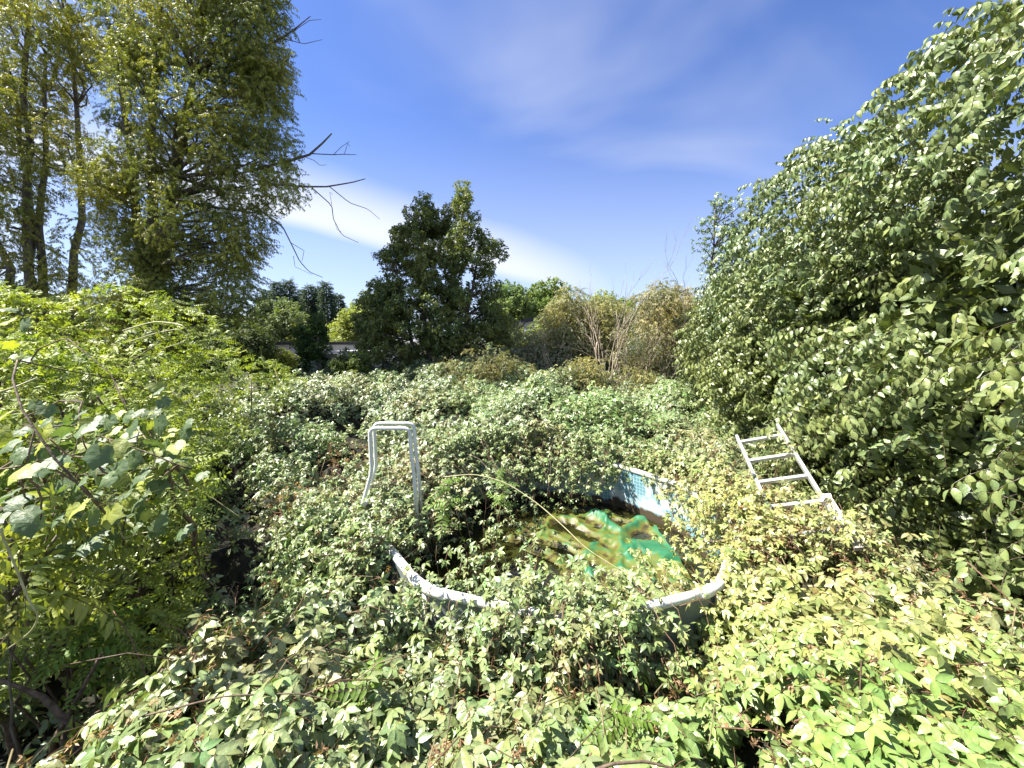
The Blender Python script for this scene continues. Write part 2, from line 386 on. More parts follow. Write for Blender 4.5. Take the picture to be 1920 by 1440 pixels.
# ---------------------------------------------------------------- the pool
pool = empty('frame_pool', (PC[0], PC[1], 0))
tag(pool, 'round steel frame swimming pool swallowed by creeper, white top rail, blue mosaic liner', 'swimming pool')
def P0(p): return np.asarray(p, float)-np.array([PC[0], PC[1], 0])
PV = [np.array([x, y]) for x, y in pool_poly()]
def wall_path(r, per=6):
    pts = []
    poly = [np.array(p) for p in pool_poly(r)]
    for k in range(10):
        a, b, c = poly[k-1], poly[k], poly[(k+1) % 10]
        p = b+(a-b)*.14; q = b+(c-b)*.14
        for t in np.linspace(0, 1, per): pts.append((1-t)**2*p+2*t*(1-t)*b+t*t*q)
    return np.array(pts)
# inner liner: wall and floor with a mosaic print, thin outer skin
def ring(acc, path, z0, z1, nz=8, wob=.0, flip=False, seed=1):
    n = len(path); zs = np.linspace(z0, z1, nz); c = path.mean(0)
    V = []
    for z in zs:
        for p in path:
            d = (p-c)/np.linalg.norm(p-c)
            V.append((*(p+d*wob*(vnoise(np.array([[p[0]*3, p[1]*3, z*4.]]), .6, seed)[0]-.5)), z))
    F = []
    for i in range(nz-1):
        for j in range(n):
            k = (j+1) % n; q = [i*n+j, i*n+k, (i+1)*n+k, (i+1)*n+j]
            F.append(q[::-1] if flip else q)
    acc.add(P0(V), np.array(F).reshape(-1), np.full(len(F), 4), (.3, .4, .4))
m, n_, l_ = new_mat('mosaic_liner')
tcn = n_.new('ShaderNodeTexCoord'); sp = n_.new('ShaderNodeSeparateXYZ'); l_.new(tcn.outputs['Object'], sp.inputs[0])
an = n_.new('ShaderNodeMath'); an.operation = 'ARCTAN2'; l_.new(sp.outputs[1], an.inputs[0]); l_.new(sp.outputs[0], an.inputs[1])
am = n_.new('ShaderNodeMath'); am.operation = 'MULTIPLY'; am.inputs[1].default_value = 1.45; l_.new(an.outputs[0], am.inputs[0])
cb = n_.new('ShaderNodeCombineXYZ'); l_.new(am.outputs[0], cb.inputs[0]); l_.new(sp.outputs[2], cb.inputs[1])
bk = n_.new('ShaderNodeTexBrick'); bk.offset = 0; bk.squash = 1; bk.inputs['Scale'].default_value = 1; bk.inputs['Brick Width'].default_value = .042; bk.inputs['Row Height'].default_value = .042
bk.inputs['Mortar Size'].default_value = .0035; bk.inputs['Color1'].default_value = (.10, .25, .31, 1); bk.inputs['Color2'].default_value = (.14, .31, .37, 1); bk.inputs['Mortar'].default_value = (.34, .48, .52, 1)
l_.new(cb.outputs[0], bk.inputs['Vector'])
nz2 = n_.new('ShaderNodeTexNoise'); nz2.inputs['Scale'].default_value = 5; nz2.inputs['Detail'].default_value = 8; l_.new(tcn.outputs['Object'], nz2.inputs['Vector'])
rp = n_.new('ShaderNodeValToRGB'); rp.color_ramp.elements[0].position = .48; rp.color_ramp.elements[1].position = .60; l_.new(nz2.outputs['Fac'], rp.inputs[0])
lo = n_.new('ShaderNodeMapRange'); l_.new(sp.outputs[2], lo.inputs[0]); lo.inputs[1].default_value = .36; lo.inputs[2].default_value = .52; lo.inputs[3].default_value = 1; lo.inputs[4].default_value = 0
nadd = n_.new('ShaderNodeMath'); nadd.operation = 'MULTIPLY_ADD'; l_.new(nz2.outputs['Fac'], nadd.inputs[0]); nadd.inputs[1].default_value = 1.2; l_.new(lo.outputs[0], nadd.inputs[2])
r2 = n_.new('ShaderNodeValToRGB'); r2.color_ramp.elements[0].position = .85; r2.color_ramp.elements[1].position = 1.0; l_.new(nadd.outputs[0], r2.inputs[0])
mA = n_.new('ShaderNodeMix'); mA.data_type = 'RGBA'; l_.new(rp.outputs[0], mA.inputs[0]); l_.new(bk.outputs[0], mA.inputs[6]); mA.inputs[7].default_value = (.52, .57, .56, 1)
mB = n_.new('ShaderNodeMix'); mB.data_type = 'RGBA'; l_.new(r2.outputs[0], mB.inputs[0]); l_.new(mA.outputs[2], mB.inputs[6]); mB.inputs[7].default_value = (.07, .055, .035, 1)
pr = n_.new('ShaderNodeBsdfPrincipled'); pr.inputs['Roughness'].default_value = .4; l_.new(mB.outputs[2], pr.inputs['Base Color'])
oo = n_.new('ShaderNodeOutputMaterial'); l_.new(pr.outputs[0], oo.inputs[0]); M_LINER = m
a = Acc(); ring(a, wall_path(PR-.012), .03, RIM+.01, 14, .05, True, 2); a.build('liner', M_LINER, pool)
a = Acc(); ring(a, wall_path(PR+.012), .01, RIM+.01, 10, .05, False, 2); a.build('outer_wall', M_PVC, pool)
# top rail tubes, one per side, with a bend over each post
poly = [np.array([*p, RIM+.01]) for p in pool_poly()]
for k in range(10):
    a_, b_, c_ = poly[k-1], poly[k], poly[(k+1) % 10]
    t = Acc(); p = b_+(c_-b_)*.13; q = c_+(b_-c_)*.13
    t.tube(P0([p+(q-p)*s_ for s_ in np.linspace(0, 1, 6)]), .031, 14)
    t.build('top_rail', M_WHITE, pool)
    t = Acc(); p = b_+(a_-b_)*.16; q = b_+(c_-b_)*.16
    t.tube(P0([(1-s_)**2*p+2*s_*(1-s_)*b_+s_*s_*q for s_ in np.linspace(0, 1, 10)]), .036, 14)
    t.build('corner_joint', M_WHITE, pool)
    d = (b_[:2]-PC)/np.linalg.norm(b_[:2]-PC)
    t = Acc(); o2 = d*-.02
    t.tube(P0([(b_[0]+o2[0], b_[1]+o2[1], RIM-.01), (b_[0]+o2[0]+d[0]*.055, b_[1]+o2[1]+d[1]*.055, .45), (b_[0]+o2[0]+d[0]*.10, b_[1]+o2[1]+d[1]*.10, .01)]), .022, 10)
    t.build('leg', M_WHITE, pool)
# water
m, n_, l_ = new_mat('murky_water')
pr = n_.new('ShaderNodeBsdfPrincipled'); pr.inputs['Base Color'].default_value = (.012, .012, .004, 1); pr.inputs['Roughness'].default_value = .05; pr.inputs['Specular IOR Level'].default_value = .25
tcn = n_.new('ShaderNodeTexCoord'); nz2 = n_.new('ShaderNodeTexNoise'); nz2.inputs['Scale'].default_value = 3; nz2.inputs['Detail'].default_value = 5; l_.new(tcn.outputs['Object'], nz2.inputs['Vector'])
rp = n_.new('ShaderNodeValToRGB'); rp.color_ramp.elements[0].position = .45; rp.color_ramp.elements[1].position = .7; rp.color_ramp.elements[0].color = (.010, .010, .004, 1); rp.color_ramp.elements[1].color = (.032, .034, .006, 1)
l_.new(nz2.outputs['Fac'], rp.inputs[0]); l_.new(rp.outputs[0], pr.inputs['Base Color'])
b = n_.new('ShaderNodeBump'); b.inputs['Strength'].default_value = .04; l_.new(nz2.outputs['Fac'], b.inputs['Height']); l_.new(b.outputs[0], pr.inputs['Normal'])
oo = n_.new('ShaderNodeOutputMaterial'); l_.new(pr.outputs[0], oo.inputs[0]); M_WATER = m
a = Acc(); wp = wall_path(PR-.03); a.add([(*p, WATER) for p in wp], np.arange(len(wp)), [len(wp)], (.02, .02, .01))
tag(a.build('water', M_WATER, flat=True), kind='structure')

# green cover sheet collapsed into the water
m, n_, l_ = new_mat('green_tarpaulin')
tcn = n_.new('ShaderNodeTexCoord'); nz2 = n_.new('ShaderNodeTexNoise'); nz2.inputs['Scale'].default_value = 6.5; nz2.inputs['Detail'].default_value = 7; nz2.inputs['Roughness'].default_value = .6; l_.new(tcn.outputs['Object'], nz2.inputs['Vector'])
sp = n_.new('ShaderNodeSeparateXYZ'); l_.new(tcn.outputs['Object'], sp.inputs[0])
hz = n_.new('ShaderNodeMapRange'); l_.new(sp.outputs[2], hz.inputs[0]); hz.inputs[1].default_value = -.01; hz.inputs[2].default_value = .07; hz.inputs[3].default_value = .22; hz.inputs[4].default_value = -.15
ad = n_.new('ShaderNodeMath'); ad.operation = 'ADD'; l_.new(nz2.outputs['Fac'], ad.inputs[0]); l_.new(hz.outputs[0], ad.inputs[1])
rp = n_.new('ShaderNodeValToRGB'); e = rp.color_ramp.elements; e[0].position = .40; e[0].color = (.02, .13, .055, 1); e[1].position = .52; e[1].color = (.07, .12, .02, 1)
for p_, c_ in ((.64, (.11, .11, .014)), (.72, (.06, .045, .01)), (.80, (.02, .018, .008))): x = e.new(p_); x.color = (*c_, 1)
l_.new(ad.outputs[0], rp.inputs[0])
pr = n_.new('ShaderNodeBsdfPrincipled'); pr.inputs['Roughness'].default_value = .5; l_.new(rp.outputs[0], pr.inputs['Base Color'])
b = n_.new('ShaderNodeBump'); b.inputs['Strength'].default_value = .5; b.inputs['Distance'].default_value = .02; l_.new(nz2.outputs['Fac'], b.inputs['Height']); l_.new(b.outputs[0], pr.inputs['Normal'])
oo = n_.new('ShaderNodeOutputMaterial'); l_.new(pr.outputs[0], oo.inputs[0]); M_TARP = m
tp = Acc(); s_ = np.linspace(0, 1, 110); SX, SY = np.meshgrid(-.35+1.95*s_, 2.5+1.95*s_); X, Y = SX.ravel(), SY.ravel()+.35
def ridge(x1, y1, x2, y2, h, wd):
    dx, dy = x2-x1, y2-y1; L2 = dx*dx+dy*dy; t = np.clip(((X-x1)*dx+(Y-y1)*dy)/L2, 0, 1); d = np.hypot(X-x1-t*dx, Y-y1-t*dy)
    return h*.62*np.maximum(0, 1-d/wd)**1.2
Z = np.full_like(X, -.03)+.035*fbm(np.stack([X, Y], -1), .35, 4)
for rd in ((1.2, 4.2, 1.02, 4.62, .17, .15), (1.2, 4.2, 1.52, 4.45, .15, .16), (1.2, 4.2, 1.0, 3.45, .11, .14), (1.0, 3.78, .42, 4.25, .08, .15), (1.62, 4.2, 1.66, 3.6, .14, .14), (.35, 3.5, .75, 3.42, .07, .15), (.6, 4.55, 1.0, 4.45, .07, .1), (1.1, 4.0, 1.6, 3.95, .08, .10), (.75, 4.35, 1.15, 4.2, .06, .08)):
    Z = np.maximum(Z, -.02+ridge(*rd))
Z = np.maximum(Z, -.03+.075*np.clip(1.35-np.hypot((X-1.32)/.42, (Y-3.62)/.42), 0, .75)+.02*fbm(np.stack([X, Y], -1), .18, 5))
cr_ = np.stack([X+.3*Y, Y-.2*X], -1); wv = .25*np.stack([vnoise(cr_, .4, 61), vnoise(cr_, .4, 62)], -1); Z += .05*(1-np.abs(2*vnoise(cr_+wv, .26, 8)-1))**3-.02+.022*(1-np.abs(2*vnoise(cr_+wv, .11, 18)-1))**3
nn_ = 110; ii = (np.arange(nn_-1)[:, None]*nn_+np.arange(nn_-1)[None, :]).reshape(-1)
inn = (np.hypot(X-PC[0], Y-PC[1]) < PR-.12); blob = inn & (X+.30*np.sin(Y*5) > .15+.25*(fbm(np.stack([X, Y], -1), .5, 6)-.5))
ii = ii[blob[ii] & blob[ii+1] & blob[ii+nn_] & blob[ii+nn_+1]]
lc = np.array([.9, 3.5, WATER+.012])
tp.add(np.stack([X, Y, Z+lc[2]], -1), np.stack([ii, ii+1, ii+nn_+1, ii+nn_], -1).reshape(-1), np.full(len(ii), 4), (.05, .3, .1))
tag(tp.build('pool_cover', M_TARP, loc=lc), 'crumpled green plastic cover sunk in the pool water, stained with algae', 'tarpaulin')

fl = Acc(); n = 420; th = rng.uniform(0, 2*math.pi, n); rd_ = (PR-.15)*np.sqrt(rng.random(n)); X1, Y1 = PC[0]+rd_*np.cos(th), PC[1]+rd_*np.sin(th)
k = fbm(np.stack([X1, Y1], -1), .4, 91) > .47; X1, Y1 = X1[k], Y1[k]; n = len(X1)
scatter(fl, [pack([leaflet(1, .55, .3, -.2, 2)]), pack([leaflet(1, .7, .1, -.5, 2)])], np.stack([X1, Y1, np.full(n, WATER+.014)], -1), frames(np.tile([0, 0, 1.], (n, 1)), .15), rng.uniform(.02, .05, n), np.array([.16, .12, .05])*rng.uniform(.4, 1.6, (n, 1)))
tag(fl.build('leaf_litter', M_SOFT), 'small brown fallen leaves floating on the pool water', 'fallen leaves', kind='stuff')

# ---------------------------------------------------------------- pool ladder handles
hl = empty('pool_ladder', (-1.05, 3.5, RIM)); tag(hl, 'white tubular pool ladder handles rising above the left edge of the pool', 'pool ladder')
def arc_path(pts, rad=.07, n=6):
    pts = [np.asarray(p, float) for p in pts]; out_ = [pts[0]]
    for i in range(1, len(pts)-1):
        a_, b_, c_ = pts[i-1], pts[i], pts[i+1]; p = b_+(a_-b_)/np.linalg.norm(a_-b_)*rad; q = b_+(c_-b_)/np.linalg.norm(c_-b_)*rad
        for t in np.linspace(0, 1, n): out_.append((1-t)**2*p+2*t*(1-t)*b_+t*t*q)
    out_.append(pts[-1]); return np.array(out_)
H0 = np.array([-1.05, 3.5, RIM])
for Yh, dx in ((3.3, 0), (3.62, 8)):
    def Q(px, py): return at(px+dx, py - (9 if dx else 0), Yh)-H0
    pts = [Q(665, 990), Q(683, 935), Q(697, 884), Q(693, 803), Q(768, 803), Q(771, 845), Q(777, 900), Q(783, 985)]
    # make a clean bow in one vertical plane
    t = Acc(); t.tube(arc_path(pts, .055), .0165, 12)
    t.build('handrail', M_WHITE, hl)
for zz in (0.0, -.26):
    t = Acc(); pa = at(684, 945, 3.3)-H0+np.array([0, 0, zz]); pb = at(692, 936, 3.62)-H0+np.array([0, 0, zz]); t.tube([pa, (pa+pb)/2, pb], .02, 8); t.build('step', M_WHITE, hl)

# ---------------------------------------------------------------- aluminium ladder on the right
T0, B0 = at(1427, 823, 3.9), at(1492, 946, 3.1)
ax_ = (B0-T0)/3.; axn = ax_/np.linalg.norm(ax_)
side = at(1466, 815, 3.85)-at(1388, 832, 3.95); side = side-axn*np.dot(side, axn); side /= np.linalg.norm(side); nup = np.cross(side, axn); nup *= np.sign(nup[2])
Rl = np.stack([side, axn, nup], -1)
la = empty('aluminium_ladder', tuple(T0)); tag(la, 'pale aluminium ladder with square rungs leaning in the creeper at the foot of the hedge', 'ladder')
hw = .195
for sg, l0, l1 in ((-1, -.10, 1.2), (1, -.16, 1.3)):
    t = Acc(); t.box(side*hw*sg+axn*(l0+l1)/2, (.024, l1-l0, .055), R=Rl); t.build('side_rail', M_ALU, la, flat=True)
for i in range(5):
    t = Acc(); t.box(ax_*i, (hw*2-.024, .030, .030), R=Rl); t.build('rung', M_ALU, la, flat=True)
# second rail of the lower section lying beside it
p1, p2 = at(1552, 934, 3.02), at(1612, 1030, 2.55)
pl = empty('wooden_rail', tuple(p1)); tag(pl, 'weathered pinkish rail lying along the lower right side of the aluminium ladder', 'rail')
v = (p2-p1); Lv = np.linalg.norm(v); v /= Lv; s2 = side-v*np.dot(side, v); s2 /= np.linalg.norm(s2); Rp = np.stack([s2, v, np.cross(s2, v)], -1)
t = Acc(); t.box(v*Lv*.5, (.05, Lv, .03), R=Rp); t.build('rail_board', M_WOOD, pl, flat=True)
t = Acc(); t.box(v*(-.015), (.058, .03, .038), R=Rp); t.build('end_cap', M_WHITE, pl, flat=True)

# ---------------------------------------------------------------- creeper and bramble cover
GREY, FRESH, YEL, DRY = np.array([.195, .235, .110]), np.array([.185, .275, .075]), np.array([.34, .345, .105]), np.array([.30, .27, .12])
def tint_at(P):
    x, y = P[:, 0], P[:, 1]
    yel = np.clip(1.3-np.hypot((x-1.75)/1.0, (y-3.0)/1.5), 0, 1)*.68
    fr = np.clip(1.2-np.hypot((x-1.4)/1.7, (y-1.2)/1.2), 0, 1)+np.clip(fbm(P[:, :2], 2., 21)*2-1.05, 0, .6)
    c = mixc(GREY, FRESH, np.clip(fr, 0, 1)); t = np.clip(yel, 0, .85); c = c*(1-t[:, None])+YEL*t[:, None]
    dry = np.clip((fbm(P[:, :2], .7, 31)-.64)*5, 0, .45)*(y < 9); c = c*(1-dry[:, None])+DRY*dry[:, None]
    return c*rng.uniform(.72, 1.28, len(P))[:, None]*(1+rng.normal(0, .06, (len(P), 3)))
def cover_points(n, x0, x1, y0, y1, depth, hole=.30):
    X = rng.uniform(x0, x1, n); Y = rng.uniform(y0, y1, n); P = np.stack([X, Y], -1)
    inside = (np.abs(X)/1.28-.45 < Y)
    dens = .6*fbm(P, .6, 41)+.4*vnoise(P, .23, 43)
    k = inside & ~inpoly(P, pool_poly(PR-.02)) & (dens > hole+.07+.05*((X < -.7) & (Y > 1.7) & (Y < 7))+.12*rng.random(n)); X, Y = X[k], Y[k]; n = len(X)
    Z = chunked_cover(X, Y)-depth*rng.random(n)**1.6+.05*rng.normal(0, 1, n).clip(-1, 2)
    e = .08; nx_ = -(chunked_cover(X+e, Y)-Z*0-chunked_cover(X-e, Y))/(2*e); ny_ = -(chunked_cover(X, Y+e)-chunked_cover(X, Y-e))/(2*e)
    nr = np.stack([nx_*.6+sd[0]*.35, ny_*.6-.25, np.full(n, 1.)], -1); nr /= np.linalg.norm(nr, axis=1)[:, None]
    return np.stack([X, Y, Z], -1), nr
HEAD = np.array([.25, -.6, -.45])
cr = Acc()
P, nr = cover_points(16500, -3.4, 3.0, .45, 2.35, .36, .22); scatter(cr, TC3, P, frames(nr, .33, np.tile(HEAD, (len(P), 1))*.6), rng.uniform(.050, .082, len(P)), tint_at(P), (.22, .11, .07))
P, nr = cover_points(40000, -4.2, 3.6, 2.2, 5.4, .36); scatter(cr, TC2, P, frames(nr, .36, np.tile(HEAD, (len(P), 1))*.6), rng.uniform(.042, .072, len(P)), tint_at(P), (.2, .12, .07))
# sprigs reaching over the rim and hanging into the pool
def strand(acc, temps, p0, p1, sag, nleaf, sc, col, r=.0035, spread=.06, stemc=(.2, .12, .07)):
    t = np.linspace(0, 1, 9); P = p0[None]*(1-t[:, None])+p1[None]*t[:, None]; P[:, 2] += sag*4*t*(1-t); P[1:-1] += rng.normal(0, .012, (7, 3))
    acc.tube(P, np.linspace(r, r*.5, 9), 4, stemc)
    tt = rng.uniform(.1, 1, nleaf); Q = np.stack([np.interp(tt, t, P[:, k]) for k in range(3)], -1)+rng.normal(0, spread, (nleaf, 3))
    up = np.tile([-.25, -.3, 1.], (nleaf, 1)); scatter(acc, temps, Q, frames(up, .4), rng.uniform(.8, 1.2, nleaf)*sc, tint_at(Q) if col is None else col*rng.uniform(.75, 1.25, (nleaf, 1)), stemc)
def rim_strand(th, out0, in0, z0, z1, n, sc, temps=TC2, sag=.08, spread=.06):
    th = R_(th); d = np.array([math.sin(th), -math.cos(th)]); b0 = PC+d*(PR+out0); b1 = PC+d*(PR-in0)+rng.normal(0, .05, 2)
    strand(cr, temps, np.array([*b0, z0]), np.array([*b1, z1]), sag, n, sc, None, spread=spread)
for i in range(95):   # in front of the wall, below the rim
    rim_strand(rng.uniform(-62, 62), rng.uniform(.1, .5), -.05, rng.uniform(.2, .5), rng.uniform(.42, .76), 9, .05, TC3)
for i in range(125):   # over the middle of the front rim
    rim_strand(rng.uniform(-19, 15), rng.uniform(.05, .35), rng.uniform(-.05, .45), rng.uniform(.5, .8), RIM+rng.uniform(-.12, .16), 10, .052, TC3)
for i in range(26):
    rim_strand(rng.uniform(-60, 60), rng.uniform(.1, .3), rng.uniform(-.05, .1), rng.uniform(.5, .7), RIM+rng.uniform(-.06, .1), 7, .05, TC3)
for i in range(175):   # left flank
    rim_strand(rng.uniform(-128, -56), rng.uniform(.1, .3), rng.uniform(-.05, .35), rng.uniform(.8, 1.0), RIM+rng.uniform(-.2, .14), 11, .052)
for i in range(190):  # far left and far side hanging deep into the pool
    rim_strand(rng.uniform(-215, -85), .12, rng.uniform(.0, .75), rng.uniform(.85, 1.2), rng.uniform(.42, .95), 13, .052, sag=rng.uniform(.02, .25))
for i in range(175):   # far right, a thin fringe
    rim_strand(rng.uniform(100, 178), .15, rng.uniform(-.05, .12), rng.uniform(.9, 1.1), rng.uniform(.72, .98), 10, .045)
for i in range(64):   # right flank, thick and falling inwards
    rim_strand(rng.uniform(52, 104), .2, rng.uniform(-.05, .32), rng.uniform(.95, 1.15), rng.uniform(.5, .98), 13, .046)
for i in range(30):   # thin upright sprigs in the left half of the pool
    x, y = rng.uniform(-.9, .25), rng.uniform(2.5, 4.3)
    strand(cr, TC2, np.array([x, y, WATER]), np.array([x+rng.normal(0, .12), y+rng.normal(0, .1), rng.uniform(.75, 1.12)]), .02, 11, .05, None, spread=.07)
for cx_, cy_, nn0, zz in ((2.05, 3.35, 6, 1.32), (2.15, 3.75, 5, 1.45), (2.62, 3.7, 5, 1.6), (-1.16, 3.3, 14, 1.05), (-.86, 3.35, 12, 1.08), (-1.25, 3.0, 8, 1.0), (1.95, 3.0, 22, 1.22), (2.25, 2.8, 20, 1.25), (2.5, 2.65, 16, 1.25), (1.7, 3.25, 14, 1.2)):
    for i in range(nn0):
        x, y = cx_+rng.normal(0, .12), cy_+rng.normal(0, .12); strand(cr, TC2, np.array([x, y, zz-.45]), np.array([x+rng.normal(0, .1), y+rng.normal(0, .1), zz+rng.normal(0, .06)]), .02, 9, .048, None, spread=.06)
for i in range(26):   # low sprigs over the near right water
    x, y = rng.uniform(.45, 1.4), rng.uniform(2.5, 3.1)
    strand(cr, TC2, np.array([x, y-.3, WATER+.2]), np.array([x+rng.normal(0, .12), y+.2, rng.uniform(.5, .85)]), .05, 11, .045, None, spread=.07)
tag(cr.build('creeper', M_LEAF), 'mass of five leaved creeper smothering the ground and the pool in front', 'creeper', kind='stuff')
br = Acc()
P, nr = cover_points(60000, -6, 4.8, 5.2, 12.2, .45, .28); scatter(br, TB1+TC1, P, frames(nr, .34), rng.uniform(.06, .10, len(P)), tint_at(P)*np.array([.98, 1.02, 1.05]))
tag(br.build('bramble_thicket', M_LEAF), 'rolling mounds of pale green brambles behind the pool', 'brambles', kind='stuff')
# dry flower heads and thin stems through the creeper
dr = Acc()
P, nr = cover_points(5200, -2.4, 2.8, .6, 5.2, .25, .0); k = fbm(P[:, :2], .45, 77) > .52; P, nr = P[k], nr[k]
scatter(dr, [t_cluster(1, 12, .3) for _ in range(4)], P+[0, 0, .03], frames(nr, .8), rng.uniform(.018, .034, len(P)), np.array([.30, .19, .11])*rng.uniform(.6, 1.4, (len(P), 1)))
P, nr = cover_points(1500, -2.4, 3.0, .5, 6, .2, .0)
for p in P[:900]:
    d = rng.normal(0, 1, 3)*[1, 1, .35]; d /= np.linalg.norm(d); Lt = rng.uniform(.15, .5); q = p+d*Lt
    c = np.array([(.24, .13, .09), (.30, .25, .14), (.12, .08, .05)][rng.integers(3)])
    dr.tube([p-[0, 0, .03], (p+q)/2+[0, 0, rng.uniform(.0, .05)], q-[0, 0, .05]], rng.uniform(.0015, .0035), 4, c)
tag(dr.build('dry_stems', M_SOFT), 'brown dried flower heads and thin reddish stems among the creeper leaves', 'dry stems', kind='stuff')

# pinnate shoots standing in the creeper
def shoot(base, top, n, sc, label, col=(.12, .20, .03)):
    base, top = np.asarray(base, float), np.asarray(top, float)
    root = empty('pinnate_shoot', tuple(base)); tag(root, label, 'shoot', 'pinnate leaved shoots')
    t = np.linspace(0, 1, 7); P = base[None]*(1-t[:, None])+top[None]*t[:, None]+np.array([.04, -.03, 0])*np.sin(t*3)[:, None]
    s0 = Acc(); s0.tube(P, np.linspace(.006, .003, 7), 5); s0.build('stem', M_CANE, root, loc=base)
    s1 = Acc(); tt = np.linspace(.35, 1, n); Q = np.stack([np.interp(tt, t, P[:, k]) for k in range(3)], -1)
    h = np.stack([np.cos(np.arange(n)*2.4), np.sin(np.arange(n)*2.4), np.full(n, .25)], -1)
    scatter(s1, TP3, Q, frames(np.tile([0, -.35, 1.], (n, 1)), .12, h), rng.uniform(.8, 1.1, n)*sc, np.array(col)*rng.uniform(.8, 1.2, (n, 1)))
    s1.build('foliage', M_SOFT, root, loc=base)
for px, py, Yb, n, sc, lb in ((830, 900, 3.2, 9, .09, 'fern like green shoot beside the right leg of the pool ladder handles'), (1190, 1200, 2.0, 10, .075, 'fern like shoot in front of the middle of the pool wall'),
        (680, 1290, 1.55, 8, .08, 'dark fern like shoot below the left end of the pool'), (160, 1170, 2.1, 9, .11, 'fern like shoot in the shade at the lower left'), (940, 880, 3.9, 8, .07, 'row of fern like leaves behind the arching cane'), (1150, 1330, 1.45, 6, .07, 'small fern like shoot at the bottom middle')):
    tpnt = at(px, py, Yb); shoot(tpnt-[.05, -.05, .55], tpnt, n, sc, lb)

# arching canes
def cane(pts, r, label, leaves=0, mat=None):
    pts = np.array([at(*p) for p in pts]); t = np.linspace(0, 1, len(pts)); tt = np.linspace(0, 1, 40)
    # smooth
    P = np.stack([np.interp(tt, t, pts[:, k]) for k in range(3)], -1)
    for _ in range(5): P[1:-1] = (P[:-2]+2*P[1:-1]+P[2:])/4
    a_ = Acc(); a_.tube(P, np.linspace(r, r*.55, 40), 6); base = P[0]
    if leaves:
        root = empty('bramble_cane', tuple(base)); tag(root, label, 'cane', 'loose canes and tendrils'); a_.build('stem', mat or M_CANE, root, loc=base)
        s1 = Acc(); k = rng.integers(6, 34, leaves); scatter(s1, [TB2[0], TB2[1]], P[k]+rng.normal(0, .01, (leaves, 3)), frames(np.tile([0, -.4, 1.], (leaves, 1)), .3), .035, np.array([.16, .2, .05])*rng.uniform(.8, 1.2, (leaves, 1))); s1.build('foliage', M_SOFT, root, loc=base)
    else: tag(a_.build('bramble_cane', mat or M_CANE, loc=base), label, 'cane', 'loose canes and tendrils')
cane([(830, 895, 3.3), (890, 888, 3.3), (950, 905, 3.2), (1010, 945, 3.05), (1060, 990, 2.85), (1100, 1030, 2.7), (1165, 1070, 2.55)], .0055, 'long pale cane arching across the pool from the ladder handles')
cane([(230, 620, 3.4), (290, 602, 3.4), (340, 608, 3.3), (355, 625, 3.3), (348, 640, 3.3), (300, 655, 3.4)], .006, 'outer pale looping tendril at the right end of the yellow green shrub', 7)
cane([(245, 640, 3.5), (290, 625, 3.4), (335, 616, 3.4), (348, 628, 3.4), (330, 636, 3.4)], .005, 'inner pale looping tendril at the right end of the yellow green shrub')
cane([(255, 800, 2.0), (283, 835, 1.95), (292, 860, 1.95), (285, 880, 1.95), (250, 880, 1.95), (225, 905, 2.0)], .004, 'hooked tendril among the broad vine leaves')
cane([(215, 955, 2.0), (222, 990, 2.0), (232, 1012, 2.0), (260, 1000, 2.0), (305, 995, 2.0)], .004, 'tendril with a sharp bend hanging below the broad vine leaves')
cane([(0, 990, 1.5), (8, 1015, 1.5), (20, 1040, 1.5), (55, 1130, 1.5), (73, 1155, 1.5), (60, 1185, 1.5), (-20, 1240, 1.5)], .005, 'thick pale stem curving at the lower left edge')
cane([(90, 1120, 2.1), (118, 1170, 2.1), (125, 1220, 2.1), (125, 1290, 2.1)], .006, 'upright brown stem in the dark gap at the lower left', mat=M_STEM)
cane([(360, 910, 3.0), (400, 935, 3.0), (450, 970, 3.0)], .004, 'thin straight twig lying on the creeper left of the pool')
cane([(0, 735, 2.2), (30, 725, 2.2), (70, 708, 2.3)], .006, 'pale stem poking from the shrub at the left edge')
cane([(260, 1345, 1.3), (420, 1305, 1.3), (560, 1300, 1.35), (640, 1318, 1.35)], .0035, 'red brown runner crossing the lower left creeper', mat=M_STEM)
cane([(1100, 1450, 1.1), (1150, 1432, 1.1), (1210, 1428, 1.12), (1260, 1440, 1.1)], .006, 'pink brown runner at the bottom edge', mat=M_STEM)

# ---------------------------------------------------------------- foliage builders
def blob_points(n, c, r, shell=.45):
    d = rng.normal(0, 1, (n, 3)); d /= np.linalg.norm(d, axis=1)[:, None]
    rad = shell+(1-shell)*rng.random(n)**.6
    return c+d*rad[:, None]*np.asarray(r), d
def outline_centres(poly, n, Y, thick, rb):
    """clump centres filling an outline, spread through a depth that swells towards the middle"""
    poly_ = np.array(poly, float); c = poly_.mean(0); lo_, hi_ = poly_.min(0), poly_.max(0); out_ = []
    ins = (poly_-c); shr = np.clip(1-(rb*F_PX/Y*.75)/(np.linalg.norm(ins, axis=1)+1e-6), .2, 1)[:, None]; inner = c+ins*np.maximum(shr, .8)
    while len(out_) < n:
        p = rng.uniform(lo_, hi_, (200, 2)); p = p[inpoly(p, inner)]
        for q in p:
            e = np.min(np.linalg.norm(poly_-q, axis=1))/(np.max(hi_-lo_)*.5); out_.append(at(q[0], q[1], Y+rng.uniform(-1, 1)*thick*min(1, .35+e)))
            if len(out_) >= n: break
    return np.array(out_)
def limb(acc, a_, b_, r0, r1, bend=.12, n=7, sides=6, jit=.02):
    a_, b_ = np.asarray(a_, float), np.asarray(b_, float); Ln = np.linalg.norm(b_-a_); t = np.linspace(0, 1, n)[:, None]
    P = a_*(1-t)+b_*t+rng.normal(0, 1, 3)*bend*Ln*np.sin(t*math.pi)+rng.normal(0, jit*Ln, (n, 3))*np.sin(t*math.pi); acc.tube(P, np.linspace(r0, r1, n), sides); return P
